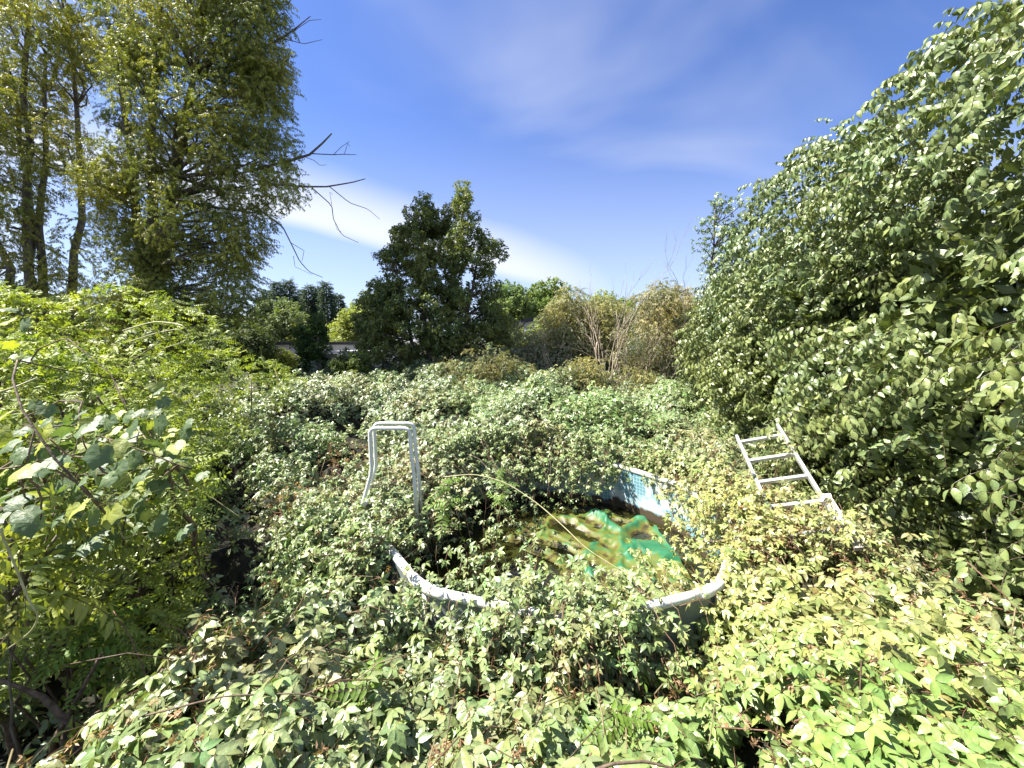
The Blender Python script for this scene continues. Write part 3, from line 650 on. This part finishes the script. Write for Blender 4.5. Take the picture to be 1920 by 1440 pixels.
def tree(name, label, cat, base, centres, rb, per, temps, sc, col, mat, trunk_r, group=None, trunks=None, twigs=0, droop=-.45, crown_name='crown', flat=1., up=.6, colvar=.25, bark=None):
    base = np.asarray(base, float); root = empty(name, tuple(base)); tag(root, label, cat, group)
    T = Acc(); trunks = trunks or [centres[np.argmax(centres[:, 2])]]
    paths = [limb(T, base+rng.normal(0, trunk_r*.35, 3)*[1, 1, 0], np.asarray(t_, float), trunk_r, trunk_r*.22, .015, 12, 8, .006) for t_ in trunks]
    allp = np.concatenate(paths)
    for c_ in centres:
        dd = np.linalg.norm(allp-c_, axis=1)+np.maximum(0, allp[:, 2]-c_[2]+.2)*1.5; j = np.argmin(dd)
        if np.linalg.norm(allp[j]-c_) > .12: limb(T, allp[j], c_, max(.012, trunk_r*.22), .006, .10, 6, 4)
    T.build('trunk', bark or M_BARK, root, loc=base)
    A = Acc(); Pp = []; D = []
    for c_ in centres:
        k = rng.uniform(.65, 1.25); p, d = blob_points(int(per*k), c_, np.array([rb, rb, rb*.8])*k**.5*flat); Pp.append(p); D.append(d)
    Pp, D = np.concatenate(Pp), np.concatenate(D)
    cl = np.array(col)*(1+(fbm(Pp, rb*2.2, 51)-.5)[:, None]*np.array([1.3, .8, .2]))*rng.uniform(1-colvar, 1+colvar, (len(Pp), 1))
    nr_ = D*.6+np.array([sd[0]*.3, sd[1]*.3, up]); nr_ /= np.linalg.norm(nr_, axis=1)[:, None]
    scatter(A, temps, Pp, frames(nr_, .45, D*[1, 1, .3]+[0, 0, droop]), rng.uniform(.8, 1.2, len(Pp))*sc, cl)
    A.build(crown_name, mat, root, loc=base)
    return root

# ---------------------------------------------------------------- hedge on the right
def hedge_shrub(c, r, n, label, temps_near, temps_far, sc, col, seed, name='hedge_shrub'):
    base = np.array([c[0], c[1], 0.]); root = empty(name, tuple(base)); tag(root, label, 'shrub', 'shrubs of the tall hedge on the right')
    T = Acc()
    for k in range(9):
        d = np.array([rng.normal(-.3, .5), rng.normal(0, .5), 1.1]); d /= np.linalg.norm(d); limb(T, base+rng.normal(0, .2, 3)*[1, 1, 0], base+np.array([0, 0, c[2]*.3])+d*np.array(r)*.9, .05, .012, .08, 9, 6)
    T.build('trunk', M_BARK, root, loc=base)
    A = Acc(); d = rng.normal(0, 1, (n, 3)); d /= np.linalg.norm(d, axis=1)[:, None]
    d = d[(d[:, 0] < .45) & (d[:, 2] > -.75)]
    # layered tiers and hollows
    lump = fbm(d*np.array(r)+np.array(c), .9, seed)
    tier = vnoise((d*np.array(r)+np.array(c))*[.45, .45, 1.5], .8, seed+3)
    rad = .66+.52*lump+.18*tier-.02; rad = rad*np.where(rng.random(len(d)) < .03, 1.07, 1.)
    low_ = np.clip((1.0-(np.array(c)[2]+d[:, 2]*r[2]))/1.0, 0, 1); rad = rad-.22*low_
    lay = rng.random(len(d)); rad = rad*np.where(lay < .55, 1, 1-.30*rng.random(len(d)))
    Wp = d*np.array(r)+np.array(c); hol = fbm(Wp*[1, .7, 2.0], 1.15, seed+21); keep = ((tier*.6+lump*.6 > .50) & ((hol > .43) | (d[:, 2] > .45))) | (lay > .93)
    d, rad = d[keep], rad[keep]; P = np.array(c)+d*rad[:, None]*np.array(r)
    k = (P[:, 2] > .35) & (np.abs(P[:, 0])/1.45-.9 < P[:, 1]); P, d = P[k], d[k]
    nr_ = d*.55+[sd[0]*.35, sd[1]*.2-.15, .65]; nr_ /= np.linalg.norm(nr_, axis=1)[:, None]
    cl = np.array(col)*(1+(fbm(P, .8, seed+8)-.5)[:, None]*[1.1, .7, .3])*rng.uniform(.8, 1.2, (len(P), 1))
    rot = frames(nr_, .42, d*[1, 1, .3]+[0, 0, -.5]); s_ = rng.uniform(.85, 1.15, len(P))*sc; nearm = P[:, 1] < 4.0
    scatter(A, temps_near, P[nearm], rot[nearm], s_[nearm], cl[nearm]); scatter(A, temps_far, P[~nearm], rot[~nearm], s_[~nearm], cl[~nearm])
    # coarse filler leaves added to close the shrub, tint darkened as inner shade
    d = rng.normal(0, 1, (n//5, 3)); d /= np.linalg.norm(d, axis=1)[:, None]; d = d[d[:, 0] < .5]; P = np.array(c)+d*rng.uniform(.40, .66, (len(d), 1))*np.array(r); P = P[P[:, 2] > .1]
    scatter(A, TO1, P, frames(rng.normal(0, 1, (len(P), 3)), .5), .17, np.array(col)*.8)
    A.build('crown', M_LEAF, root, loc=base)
HC = (.165, .215, .080)
hedge_shrub((5.1, 1.3, 2.1), (2.35, 1.9, 3.5), 7600, 'nearest shrub of the tall hedge, broad drooping leaves at the right edge', TD3, TD2, .088, HC, 3)
hedge_shrub((5.0, 3.5, 2.1), (2.15, 1.9, 3.3), 8600, 'second shrub of the tall hedge, directly behind the aluminium ladder', TD3, TD2, .080, HC, 7)
hedge_shrub((5.1, 5.6, 2.1), (2.1, 1.6, 3.0), 8200, 'third shrub of the tall hedge, smaller looking leaves to the left of the ladder top', TD2, TD2, .073, HC, 12)
hedge_shrub((4.8, 7.2, 1.7), (1.6, 1.4, 2.3), 7200, 'farthest shrub of the tall hedge, rounded end beside the brown thicket', TD2, TD2, .068, (.16, .20, .07), 17)
cen = np.concatenate([outline_centres([(1300, 480), (1320, 400), (1350, 362), (1400, 370), (1415, 420), (1440, 500), (1400, 600), (1300, 600)], 44, 8.6, .5, .25), np.array([at(x, y, 8.6) for x, y in ((1345, 375), (1395, 375), (1320, 420), (1360, 400), (1405, 400), (1310, 460))])])
tree('maple_sapling', 'young maple with star like leaves topping the far end of the tall hedge', 'tree', at(1370, 700, 8.6)*[1, 1, 0], cen, .24, 26, TC1, .075, (.15, .21, .09), M_LEAF, .05)

# ---------------------------------------------------------------- left side: shrub, vine, trees
def mound(name, label, cat, blobs, dens, temps, sc, col, mat, seed, stemz=0, yelc=None, thr=.36):
    base = np.array([blobs[0][0][0], blobs[0][0][1], 0.]); root = empty(name, tuple(base)); tag(root, label, cat)
    T = Acc(); A = Acc()
    for c, r in blobs:
        c, r = np.array(c, float), np.array(r, float)
        for k in range(5):
            d = rng.normal(0, .6, 3); d[2] = .8; limb(T, [c[0]+rng.normal(0, .2), c[1]+rng.normal(0, .2), 0], c+d*r*.7, .03, .008, .1, 8, 5)
        n = int(dens*(r[0]*r[1]+r[0]*r[2]+r[1]*r[2])*4)
        d = rng.normal(0, 1, (n, 3)); d /= np.linalg.norm(d, axis=1)[:, None]
        Q = c+d*r; lump = fbm(Q, .6, seed); rad = (.66+.66*lump)*np.where(rng.random(n) < .6, 1, 1-.4*rng.random(n)); P = c+d*r*rad[:, None]
        k = (P[:, 2] > .3) & (fbm(P, .5, seed+5) > thr) & (d[:, 2] > -.7); P, d = P[k], d[k]
        nr_ = d*.5+[sd[0]*.3, -.15, .8]; nr_ /= np.linalg.norm(nr_, axis=1)[:, None]
        cl = np.array(col)*(1+(fbm(P, .5, seed+8)-.5)[:, None]*[1.2, .8, .2])*rng.uniform(.75, 1.25, (len(P), 1))
        scatter(A, temps, P, frames(nr_, .55, d*[1, 1, .2]+[0, 0, -.25]), rng.uniform(.7, 1.25, len(P))*sc, cl, (.2, .2, .08))
    T.build('stems', M_STEM, root, loc=base); A.build('foliage', mat, root, loc=base); return root
mound('leafy_shrub', 'bright yellow green shrub with feathery leaves filling the left side below the trees', 'shrub',
      [((-5.2, 5.0, 1.75), (1.6, 1.6, 1.35)), ((-4.1, 3.6, 1.5), (1.15, 1.1, 1.05)), ((-5.0, 6.9, 1.4), (1.3, 1.2, .9)), ((-3.7, 1.1, 1.9), (1.0, .8, .9)), ((-3.0, 2.75, 1.45), (.75, .75, .55)), ((-2.9, 2.6, .85), (.6, .7, .5)), ((-2.6, 1.9, .6), (.5, .6, .4)), ((-6.5, 4.2, 2.0), (1.6, 1.6, 1.3)), ((-3.6, 2.2, 1.5), (.95, .7, .7))],  # near blob beyond the left edge of view is added to shade the pit
      190, TP1[:2]+TC1[:2]+TO1[:1], .066, (.22, .28, .06), M_SOFT, 61, thr=.47)
# vine with broad leaves
vb = np.array([-2.4, 1.9, 0.]); vine = empty('broad_leaved_vine', tuple(vb)); tag(vine, 'climbing vine with large heart shaped leaves hanging from the left shrub', 'vine')
A = Acc(); T = Acc()
pos = []
for px, py, Yv in [(20, 830, 1.8), (60, 800, 1.9), (45, 870, 1.7), (105, 860, 1.8), (120, 790, 2.0), (150, 770, 2.1), (165, 805, 2.0), (185, 850, 1.8), (205, 900, 1.75), (225, 870, 1.8), (150, 900, 1.7), (95, 910, 1.7), (30, 920, 1.6), (250, 800, 2.0), (280, 830, 1.95), (330, 830, 2.0), (320, 805, 2.1), (255, 850, 1.9), (200, 780, 2.1), (295, 790, 2.1), (145, 945, 1.7), (175, 960, 1.7), (200, 950, 1.75), (110, 970, 1.75), (300, 970, 1.9), (270, 940, 1.9), (240, 770, 2.2), (10, 780, 2.0), (80, 760, 2.2), (270, 880, 1.9), (20, 600, 2.6), (30, 640, 2.6), (50, 960, 1.7), (235, 925, 1.85), (310, 745, 2.3), (345, 860, 2.1), (60, 840, 1.9), (215, 830, 1.95)]:
    pos.append(at(px+rr(-8, 8), py+rr(-8, 8), Yv*.88))
    for _ in range(4): pos.append(at(px+rr(-45, 45), py+rr(-25, 60), Yv+rr(.05, .35)))
pos = np.array(pos); n = len(pos)
rot = frames(np.tile([-.25, -.55, .75], (n, 1)), .38, np.tile([.3, -.3, -.8], (n, 1)))
cl = mixc((.11, .165, .075), (.36, .40, .07), (rng.random(n) < .38)*rng.uniform(.5, 1, n))
scatter(A, TH, pos, rot, rng.uniform(.05, .082, n), cl, (.25, .22, .08)); A.build('foliage', M_SOFT, vine, loc=vb)
for k in range(14):
    i, j = rng.integers(0, n, 2); limb(T, pos[i]-[0, 0, .04], pos[j]-[0, -.05, .06], .005, .003, .15, 8, 5)
for k in range(3): limb(T, [-2.7, 2.1+.1*k, 0], pos[rng.integers(0, n)]+[0, .1, -.1], .008, .004, .05, 9, 5)
T.build('stems', M_STEM, vine, loc=vb)
# drooping leafy branch at the left edge
cen = np.array([at(px, py, y_) for px, py, y_ in ((20, 1010, 1.7), (60, 1000, 1.8), (100, 1030, 1.8), (40, 1060, 1.7), (85, 1070, 1.8), (10, 1110, 1.6), (50, 1115, 1.7), (110, 1000, 1.9))])
tree('wisteria_branch', 'yellowish shoot of long drooping leaves at the lower left edge', 'shoot', (-2.6, 1.9, 0), cen, .10, 6, TW, .075, (.26, .30, .07), M_SOFT, .008, crown_name='foliage')

BIG = [(165, 600), (175, 470), (150, 360), (170, 200), (190, 80), (150, -60), (210, -120), (330, -160), (430, -130), (520, -90), (540, 40), (530, 120), (545, 230), (545, 310), (560, 345), (530, 395), (505, 440), (480, 500), (490, 560), (470, 640), (400, 670), (300, 660), (220, 640)]
cen = np.concatenate([outline_centres(BIG, 290, 11.5, 1.9, .5), np.array([at(x+rr(-12, 6), y, 11.4+rr(-.7, .7)) for x, y in ((500, -20), (505, 30), (500, 80), (508, 120), (512, 160), (515, 200), (520, 240), (520, 280), (518, 315), (530, 345), (505, 370), (500, 400), (485, 430), (470, 460), (460, 490), (465, 520), (462, 550), (450, 580), (400, 600), (340, 610), (280, 600), (420, 560), (240, 590), (200, 560), (220, 520), (260, 550), (300, 540), (340, 560), (380, 570), (190, 610), (230, 640), (300, 640), (370, 640), (430, 620), (280, 500), (330, 500), (250, 460), (210, 440))])])
big = tree('large_tree', 'large dense tree with small narrow leaves and a dark trunk, bare branches reaching right', 'tree', at(250, 700, 11.5)*[1, 1, 0], cen, .54, 60, TW1, .074, (.21, .235, .05), M_SOFT, .2,
     trunks=[at(215, 100, 11.5), at(300, -60, 11.5), at(380, 60, 11.5), at(330, 330, 11.5)], up=.5, droop=-.12)
LEFT = [(-330, 480), (-340, 100), (-260, -100), (-60, -130), (160, -120), (250, -60), (235, 80), (190, 200), (175, 340), (120, 400), (60, 430), (-40, 470)]
cen = outline_centres(LEFT, 170, 12.6, 1.8, .5)
cen = np.concatenate([cen, np.array([at(px, py, 12.4) for px, py in ((0, 560), (40, 560), (80, 560), (120, 570), (160, 560), (60, 470), (90, 500), (20, 430), (130, 470), (150, 430), (60, 520), (110, 520), (30, 500), (-20, 540), (150, 520), (20, 450))])])
tree('tall_tree', 'leftmost tree, thin yellowing foliage with two pale trunks showing against the sky', 'tree', at(70, 720, 12.6)*[1, 1, 0], cen, .56, 60, TW1, .082, (.26, .27, .055), M_SOFT, .15,
     trunks=[at(25, 150, 12.5), at(85, 100, 12.5), at(130, 40, 12.5), at(-120, 80, 12.5), at(60, -90, 12.5)], up=.5, droop=-.12)
# bare dead branches of the large tree
bb = at(250, 700, 11.5)*[1, 1, 0]; big_trunk = [o for o in big.children if o.name.startswith('trunk')][0]
def poly_branch(BB, pts, r0, r1, Y=11.4):
    P = np.array([at(x, y, Y+.0*i) for i, (x, y) in enumerate(pts)]); tt = np.linspace(0, 1, len(pts)*3); t = np.linspace(0, 1, len(pts))
    Q = np.stack([np.interp(tt, t, P[:, k]) for k in range(3)], -1); BB.tube(Q, np.linspace(r0, r1, len(tt))*1.25, 5)
lst_ = [([(470, 320), (540, 302), (580, 290), (605, 268), (622, 250)], .035, .014), ([(585, 288), (625, 290), (645, 289), (668, 290)], .012, .006), ([(625, 290), (640, 275), (655, 265)], .007, .004), ([(645, 290), (652, 268), (656, 275)], .006, .003), ([(560, 290), (588, 300), (600, 310), (612, 309)], .008, .004),
        ([(500, 345), (565, 350), (612, 350), (660, 342), (685, 335)], .026, .009), ([(585, 352), (622, 385), (625, 410), (640, 440), (672, 455)], .012, .005), ([(618, 350), (655, 380), (690, 392), (712, 411)], .010, .004), ([(640, 435), (632, 430), (628, 418)], .005, .003), ([(622, 385), (618, 360), (624, 365)], .005, .003),
        ([(470, 380), (502, 405), (530, 425), (545, 455), (562, 490), (580, 510), (605, 520)], .020, .006), ([(545, 455), (570, 470), (566, 490)], .007, .004), ([(550, 480), (553, 500), (585, 515)], .006, .003),
        ([(440, 110), (510, 82), (545, 60), (582, 30)], .026, .008), ([(530, 72), (570, 82), (604, 74)], .009, .004), ([(550, 58), (580, 38), (602, 36)], .007, .004), ([(520, 130), (540, 110), (543, 105)], .009, .006), ([(535, 180), (548, 172), (563, 170)], .006, .003),
        ([(280, 40), (282, -20), (300, -80)], .02, .008), ([(470, 60), (500, 10), (545, 8), (550, -60)], .014, .006), ([(330, 10), (350, 30), (380, 70)], .006, .004)]
for a0, a1 in ((0, 5), (5, 10), (10, 13), (13, 16), (16, 17), (17, 18), (18, 19), (19, 20), (20, 21)):
    BB = Acc()
    for pts, r0, r1 in lst_[a0:a1]: poly_branch(BB, pts, r0, r1)
    BB.build('dead_branch', M_BARK, big_trunk, loc=bb)

# ---------------------------------------------------------------- middle distance
OAK = [(665, 690), (660, 600), (690, 540), (710, 470), (745, 420), (770, 395), (792, 372), (815, 392), (835, 385), (850, 378), (868, 350), (885, 400), (905, 430), (938, 455), (930, 500), (945, 560), (950, 640), (940, 700), (800, 720)]
cen = outline_centres(OAK, 380, 11, 1.3, .22)
tips = np.array([at(x, y, 11+rr(-.3, .3)) for x, y in ((793, 372), (868, 352), (868, 372), (822, 405), (770, 400), (890, 405), (730, 470), (760, 430), (800, 440), (935, 460), (940, 480), (680, 570), (672, 600), (950, 600), (950, 640), (690, 640), (700, 600), (700, 670), (740, 650), (730, 610), (780, 670), (790, 630), (820, 660), (850, 640), (860, 680), (900, 660), (890, 620), (930, 680), (760, 580), (810, 590), (850, 590), (760, 690), (840, 550), (780, 540), (870, 560), (800, 500), (840, 480), (825, 440), (850, 520), (815, 610), (830, 630), (870, 610), (793, 385), (790, 415), (868, 365), (866, 385), (845, 395), (905, 440), (925, 470), (745, 440), (715, 480), (700, 540), (690, 560))])
cen = np.concatenate([cen, tips])
tree('oak_tree', 'dark dense bushy oak standing alone in the middle with spiky top shoots', 'tree', at(820, 760, 11)*[1, 1, 0], cen, .24, 32, TO, .072, (.15, .185, .065), M_SOFT, .09,
     trunks=[at(868, 380, 11), at(793, 400, 11), at(740, 480, 11), at(900, 460, 11)], colvar=.35)
def simple_tree(name, label, outline, Y, n, rb, per, sc, col, temps=TO1, thick=1., tr=.08, group=None, cat='tree', mat=None):
    cen = outline_centres(outline, n, Y, thick, rb); ox = np.mean([p[0] for p in outline])
    b_ = at(ox, 640, Y); b_[2] = 0
    return tree(name, label, cat, b_, cen, rb, per, temps, sc, col, mat or M_FAR, tr, group)
simple_tree('small_tree', 'slim dark bush in front of the white building', [(560, 700), (555, 620), (580, 585), (600, 590), (612, 640), (625, 700)], 10.5, 26, .22, 40, .075, (.06, .10, .03), thick=.3)
simple_tree('round_bush', 'dull green bush at the foot of the large tree', [(380, 690), (370, 620), (430, 590), (490, 610), (518, 660), (515, 700)], 9.5, 46, .3, 40, .075, (.085, .11, .04), thick=.6, cat='bush')
simple_tree('yellow_bush', 'low yellowish bush at the left of the slim dark bush', [(480, 720), (470, 680), (510, 655), (560, 665), (570, 720)], 9.6, 22, .25, 30, .07, (.19, .22, .04), thick=.4, cat='bush')
simple_tree('green_bush', 'low green bush below the white building, right of the slim dark bush', [(610, 710), (620, 670), (650, 655), (690, 670), (700, 710)], 10, 18, .22, 30, .07, (.08, .12, .035), thick=.4, cat='bush')
BR = (.26, .265, .14)
simple_tree('brown_shrub', 'olive brown shrub in front of the oak, left end of the dry thicket', [(800, 730), (810, 690), (880, 650), (960, 650), (1000, 690), (1010, 740)], 9.6, 90, .26, 44, .05, BR, TW1+TB1, .8, .03, 'shrubs of the dry thicket', 'shrub')
simple_tree('brown_shrub', 'taller olive brown shrub right of the oak with a white wall showing beside it', [(900, 690), (950, 610), (985, 640), (1030, 620), (1045, 560), (1080, 530), (1110, 600), (1110, 700)], 11.5, 150, .34, 46, .06, (.30, .31, .18), TW1+TB1[:2], .8, .04, 'shrubs of the dry thicket', 'shrub')
simple_tree('brown_shrub', 'middle shrub of the dry thicket behind the bare sapling', [(1030, 720), (1040, 610), (1110, 555), (1160, 560), (1240, 570), (1250, 720)], 11.8, 150, .34, 44, .06, (.29, .30, .15), TW1, .8, .04, 'shrubs of the dry thicket', 'shrub')
simple_tree('brown_shrub', 'rusty tinted shrub at the right end of the dry thicket beside the hedge', [(1150, 710), (1150, 600), (1200, 530), (1250, 520), (1300, 530), (1320, 620), (1300, 720)], 10.5, 110, .34, 40, .06, (.30, .29, .18), TW1+TB1[:2], .7, .04, 'shrubs of the dry thicket', 'shrub')
simple_tree('brown_shrub', 'low shrub of the dry thicket in front of the bare sapling', [(980, 740), (1000, 690), (1090, 670), (1200, 690), (1260, 720), (1240, 750)], 9.2, 70, .24, 40, .05, BR, TW1+TB1, .8, .03, 'shrubs of the dry thicket', 'shrub')
# bare saplings
def sapling(px, Y, top_py, spread, label, n=7, r=.022, mat=None):
    b_ = at(px, 710, Y); b_[2] = .6; T = Acc()
    def rec(p, d, Ln, r_, dep):
        q = p+d*Ln; P = limb(T, p, q, r_, r_*.55, .05, 6, 5)
        if dep == 0: return
        for k in range(rng.integers(2, 4)):
            j = rng.integers(2, 6); dd = d+rng.normal(0, .32, 3); dd[2] = abs(dd[2])+.1; dd /= np.linalg.norm(dd); rec(P[j], dd, Ln*rng.uniform(.4, .62), r_*.5, dep-1)
    Ht = at(px, top_py, Y)[2]-b_[2]
    for k in range(n):
        d = np.array([rng.normal(0, spread), rng.normal(0, spread), 1.]); d /= np.linalg.norm(d); rec(b_+rng.normal(0, .1, 3)*[1, 1, 0], d, Ht*rng.uniform(.36, .58), r*.8, 3)
    tag(T.build('bare_sapling', mat or M_DEAD, loc=b_), label, 'sapling', 'bare leafless saplings')
sapling(1140, 9.6, 455, .14, 'tallest leafless sapling fanning up from the dry thicket', 7)
sapling(1215, 9.8, 520, .22, 'shorter leafless sapling right of the tallest one', 5, .016)
sapling(1290, 9.2, 440, .10, 'dark leafless sapling against the end of the hedge', 2, .018, M_BARK)
sapling(1175, 9.9, 560, .3, 'pale leafless stems spreading between the two taller saplings', 7, .012)
sapling(1255, 10, 575, .3, 'pale leafless stems crowding the right end of the dry thicket', 7, .012)
sapling(1060, 10, 540, .2, 'low leafless stems left of the tallest sapling', 4, .014)

# ---------------------------------------------------------------- far background
simple_tree('far_tree', 'dull green leafy tree far off, right of the large tree', [(440, 680), (450, 590), (500, 560), (540, 565), (580, 610), (590, 680)], 26, 70, .85, 60, .20, (.13, .17, .08), thick=2.5, tr=.15, group='trees beyond the garden')
simple_tree('far_tree', 'pale yellow green tree between the conifers and the oak', [(615, 680), (625, 600), (655, 565), (690, 580), (700, 680)], 24, 46, .7, 60, .18, (.22, .27, .09), thick=1.5, tr=.12, group='trees beyond the garden')
simple_tree('far_tree', 'green tree touching the left flank of the oak', [(665, 640), (660, 570), (690, 545), (740, 560), (750, 640)], 28, 40, .85, 55, .2, (.16, .22, .08), thick=2, tr=.12, group='trees beyond the garden')
simple_tree('far_tree', 'light green rounded tree touching the right flank of the oak', [(920, 680), (920, 550), (945, 528), (985, 540), (1000, 600), (1000, 680)], 27, 50, .85, 60, .2, (.18, .24, .08), thick=2, tr=.15, group='trees beyond the garden')
simple_tree('far_tree', 'darker rounded tree crown above the dry thicket', [(975, 680), (975, 545), (1010, 522), (1045, 525), (1070, 550), (1075, 680)], 29, 56, .85, 60, .2, (.13, .19, .055), thick=2, tr=.15, group='trees beyond the garden')
simple_tree('far_tree', 'low bright green tree behind the bare sapling', [(1070, 680), (1080, 560), (1130, 545), (1190, 560), (1200, 680)], 31, 50, .9, 55, .2, (.21, .27, .08), thick=2, tr=.15, group='trees beyond the garden')
simple_tree('far_tree', 'low brownish green tree behind the rusty shrub', [(1190, 680), (1200, 555), (1260, 545), (1330, 560), (1340, 680)], 30, 50, .9, 50, .2, (.2, .21, .09), thick=2, tr=.15, group='trees beyond the garden')
simple_tree('far_tree', 'shaded tree glimpsed beneath the leftmost tree', [(-150, 640), (-100, 560), (0, 545), (120, 560), (180, 590), (200, 650)], 22, 60, .8, 50, .2, (.09, .13, .04), thick=2, tr=.15, group='trees beyond the garden')
simple_tree('hedge_tree', 'dark leafy mass behind the left shrub, below the trunks of the leftmost tree', [(-260, 720), (-240, 560), (-100, 520), (60, 540), (160, 560), (180, 720)], 15, 110, .55, 50, .11, (.12, .16, .05), thick=1.2, tr=.08, group='trees beyond the garden')
simple_tree('hedge_tree', 'dark leafy mass at the foot of the large tree, between it and the round bush', [(160, 720), (170, 600), (260, 570), (360, 590), (440, 600), (460, 720)], 15, 110, .5, 50, .11, (.10, .14, .045), thick=1.2, tr=.08, group='trees beyond the garden')
simple_tree('hedge_tree', 'long low green hedge line behind the brown shrubs', [(930, 700), (940, 620), (1060, 590), (1200, 585), (1330, 580), (1380, 700)], 16, 110, .6, 44, .13, (.17, .21, .08), thick=1.0, tr=.08, group='trees beyond the garden')
def conifer(px, top_py, Y, label):
    top = at(px, top_py, Y); b_ = top*[1, 1, 0]; root = empty('conifer', tuple(b_)); tag(root, label, 'conifer', 'dark conifers on the horizon')
    T = Acc(); T.tube([b_, (b_+top)/2, top], [.25, .15, .02], 6); T.build('trunk', M_BARK, root, loc=b_)
    A = Acc(); Ht = top[2]; n = 1500; t = rng.random(n)**.75; z = Ht*(1.02-t*.85); rad = (.06+1.7*t)*(.75+.35*vnoise(np.stack([z*2.2, t*0], -1), 1., int(px)))
    th = rng.uniform(0, 2*math.pi, n); rr_ = rad*rng.uniform(.35, 1, n); P = np.stack([top[0]+rr_*np.cos(th), top[1]+rr_*np.sin(th), z-.28*rr_], -1)
    D = np.stack([np.cos(th), np.sin(th), np.full(n, -.35)], -1)
    scatter(A, TW1, P, frames(np.tile([0, 0, 1.], (n, 1)), .3, D), rng.uniform(.10, .2, n), np.array([.040, .075, .040])*rng.uniform(.7, 1.3, (n, 1))); A.build('crown', M_FAR, root, loc=b_)
for px, py, Y, lb in ((498, 545, 42, 'leftmost conifer, half hidden by the large tree'), (518, 530, 40, 'second conifer from the left'), (541, 528, 41, 'broad conifer left of the tallest one'), (562, 545, 45, 'short conifer in the dip between two taller ones'), (578, 536, 43, 'slender conifer with a sharp tip'), (595, 540, 44, 'conifer left of the tall right hand one'), (611, 531, 42, 'tall right hand conifer'), (634, 552, 44, 'rightmost conifer, a short one beside the pale tree')):
    conifer(px, py, Y, lb)

# buildings
def boxat(acc, x0, x1, y0, y1, z0, z1, base): acc.box(np.array([(x0+x1)/2, (y0+y1)/2, (z0+z1)/2])-base, (x1-x0, y1-y0, z1-z0))
Yb = 17.; p0 = at(505, 640, Yb); p1 = at(700, 640, Yb); p0 = at(512, 640, Yb)
zt, zb = at(600, 641, Yb)[2], 0
bs = np.array([p0[0], Yb, 0.]); bld = empty('garden_building', tuple(bs)); tag(bld, 'long low white flat roofed building glimpsed behind the slim dark bush', 'building')
a = Acc(); boxat(a, p0[0], p1[0], Yb, Yb+4, 0, zt-.12, bs); a.build('wall', M_RENDER, bld, flat=True)
a = Acc(); boxat(a, p0[0]-.15, p1[0]+.15, Yb-.15, Yb+4.15, zt-.117, zt, bs); a.build('roof', M_DARK, bld, flat=True)
xm = at(572, 640, Yb)[0]
a = Acc(); boxat(a, xm, xm+1.4, Yb-.03, Yb-.003, .6, zt-.45, bs); win = a.build('window', M_RENDER, bld, flat=True)
a = Acc(); boxat(a, xm+.06, xm+1.34, Yb-.045, Yb-.033, .66, zt-.51, bs); a.build('pane', M_DARK, win, flat=True)
q0, q1 = at(640, 640, 14.5)[0], at(700, 640, 14.5)[0]; bs = np.array([q0, 14.5, 0.]); zt2 = at(650, 658, 14.5)[2]
gs = empty('garden_shed', tuple(bs)); tag(gs, 'small white shed with a pale sheet roof at the left foot of the oak', 'shed')
a = Acc(); boxat(a, q0, q1, 14.5, 16.3, 0, zt2-.06, bs); a.build('wall', M_RENDER, gs, flat=True)
a = Acc(); boxat(a, q0-.2, q1+.2, 14.3, 16.5, zt2-.057, zt2, bs); a.build('roof', M_ROOF, gs, flat=True)
# white gabled house right of the oak
Yh = 20.; h0, h1 = at(985, 600, Yh)[0], at(1100, 600, Yh)[0]; zr = at(1018, 578, Yh)[2]; bs = np.array([h0, Yh, 0.])
hs = empty('white_house', tuple(bs)); tag(hs, 'white gabled house wall showing between the oak and the brown shrubs', 'house')
a = Acc(); ze = zr-.7; Vh = np.array([(h0, Yh, 0), (h1, Yh, 0), (h1, Yh+6, 0), (h0, Yh+6, 0), (h0, Yh, ze), (h1, Yh, zr), (h1, Yh+6, zr), (h0, Yh+6, ze)])-bs
a.add(Vh, [0, 1, 5, 4, 1, 2, 6, 5, 2, 3, 7, 6, 3, 0, 4, 7, 4, 5, 6, 7], [4]*5, (.7, .7, .7)); a.build('wall', M_RENDER, hs, flat=True)
a = Acc(); sl = math.atan2(zr-ze, h1-h0); cR = np.array([(h0+h1)/2, Yh+3, (ze+zr)/2+.09])-bs; a.box(cR, ((h1-h0)/math.cos(sl)+.5, 6.6, .12), R=rotm('y', -sl)); a.build('roof', M_DARK, hs, flat=True)
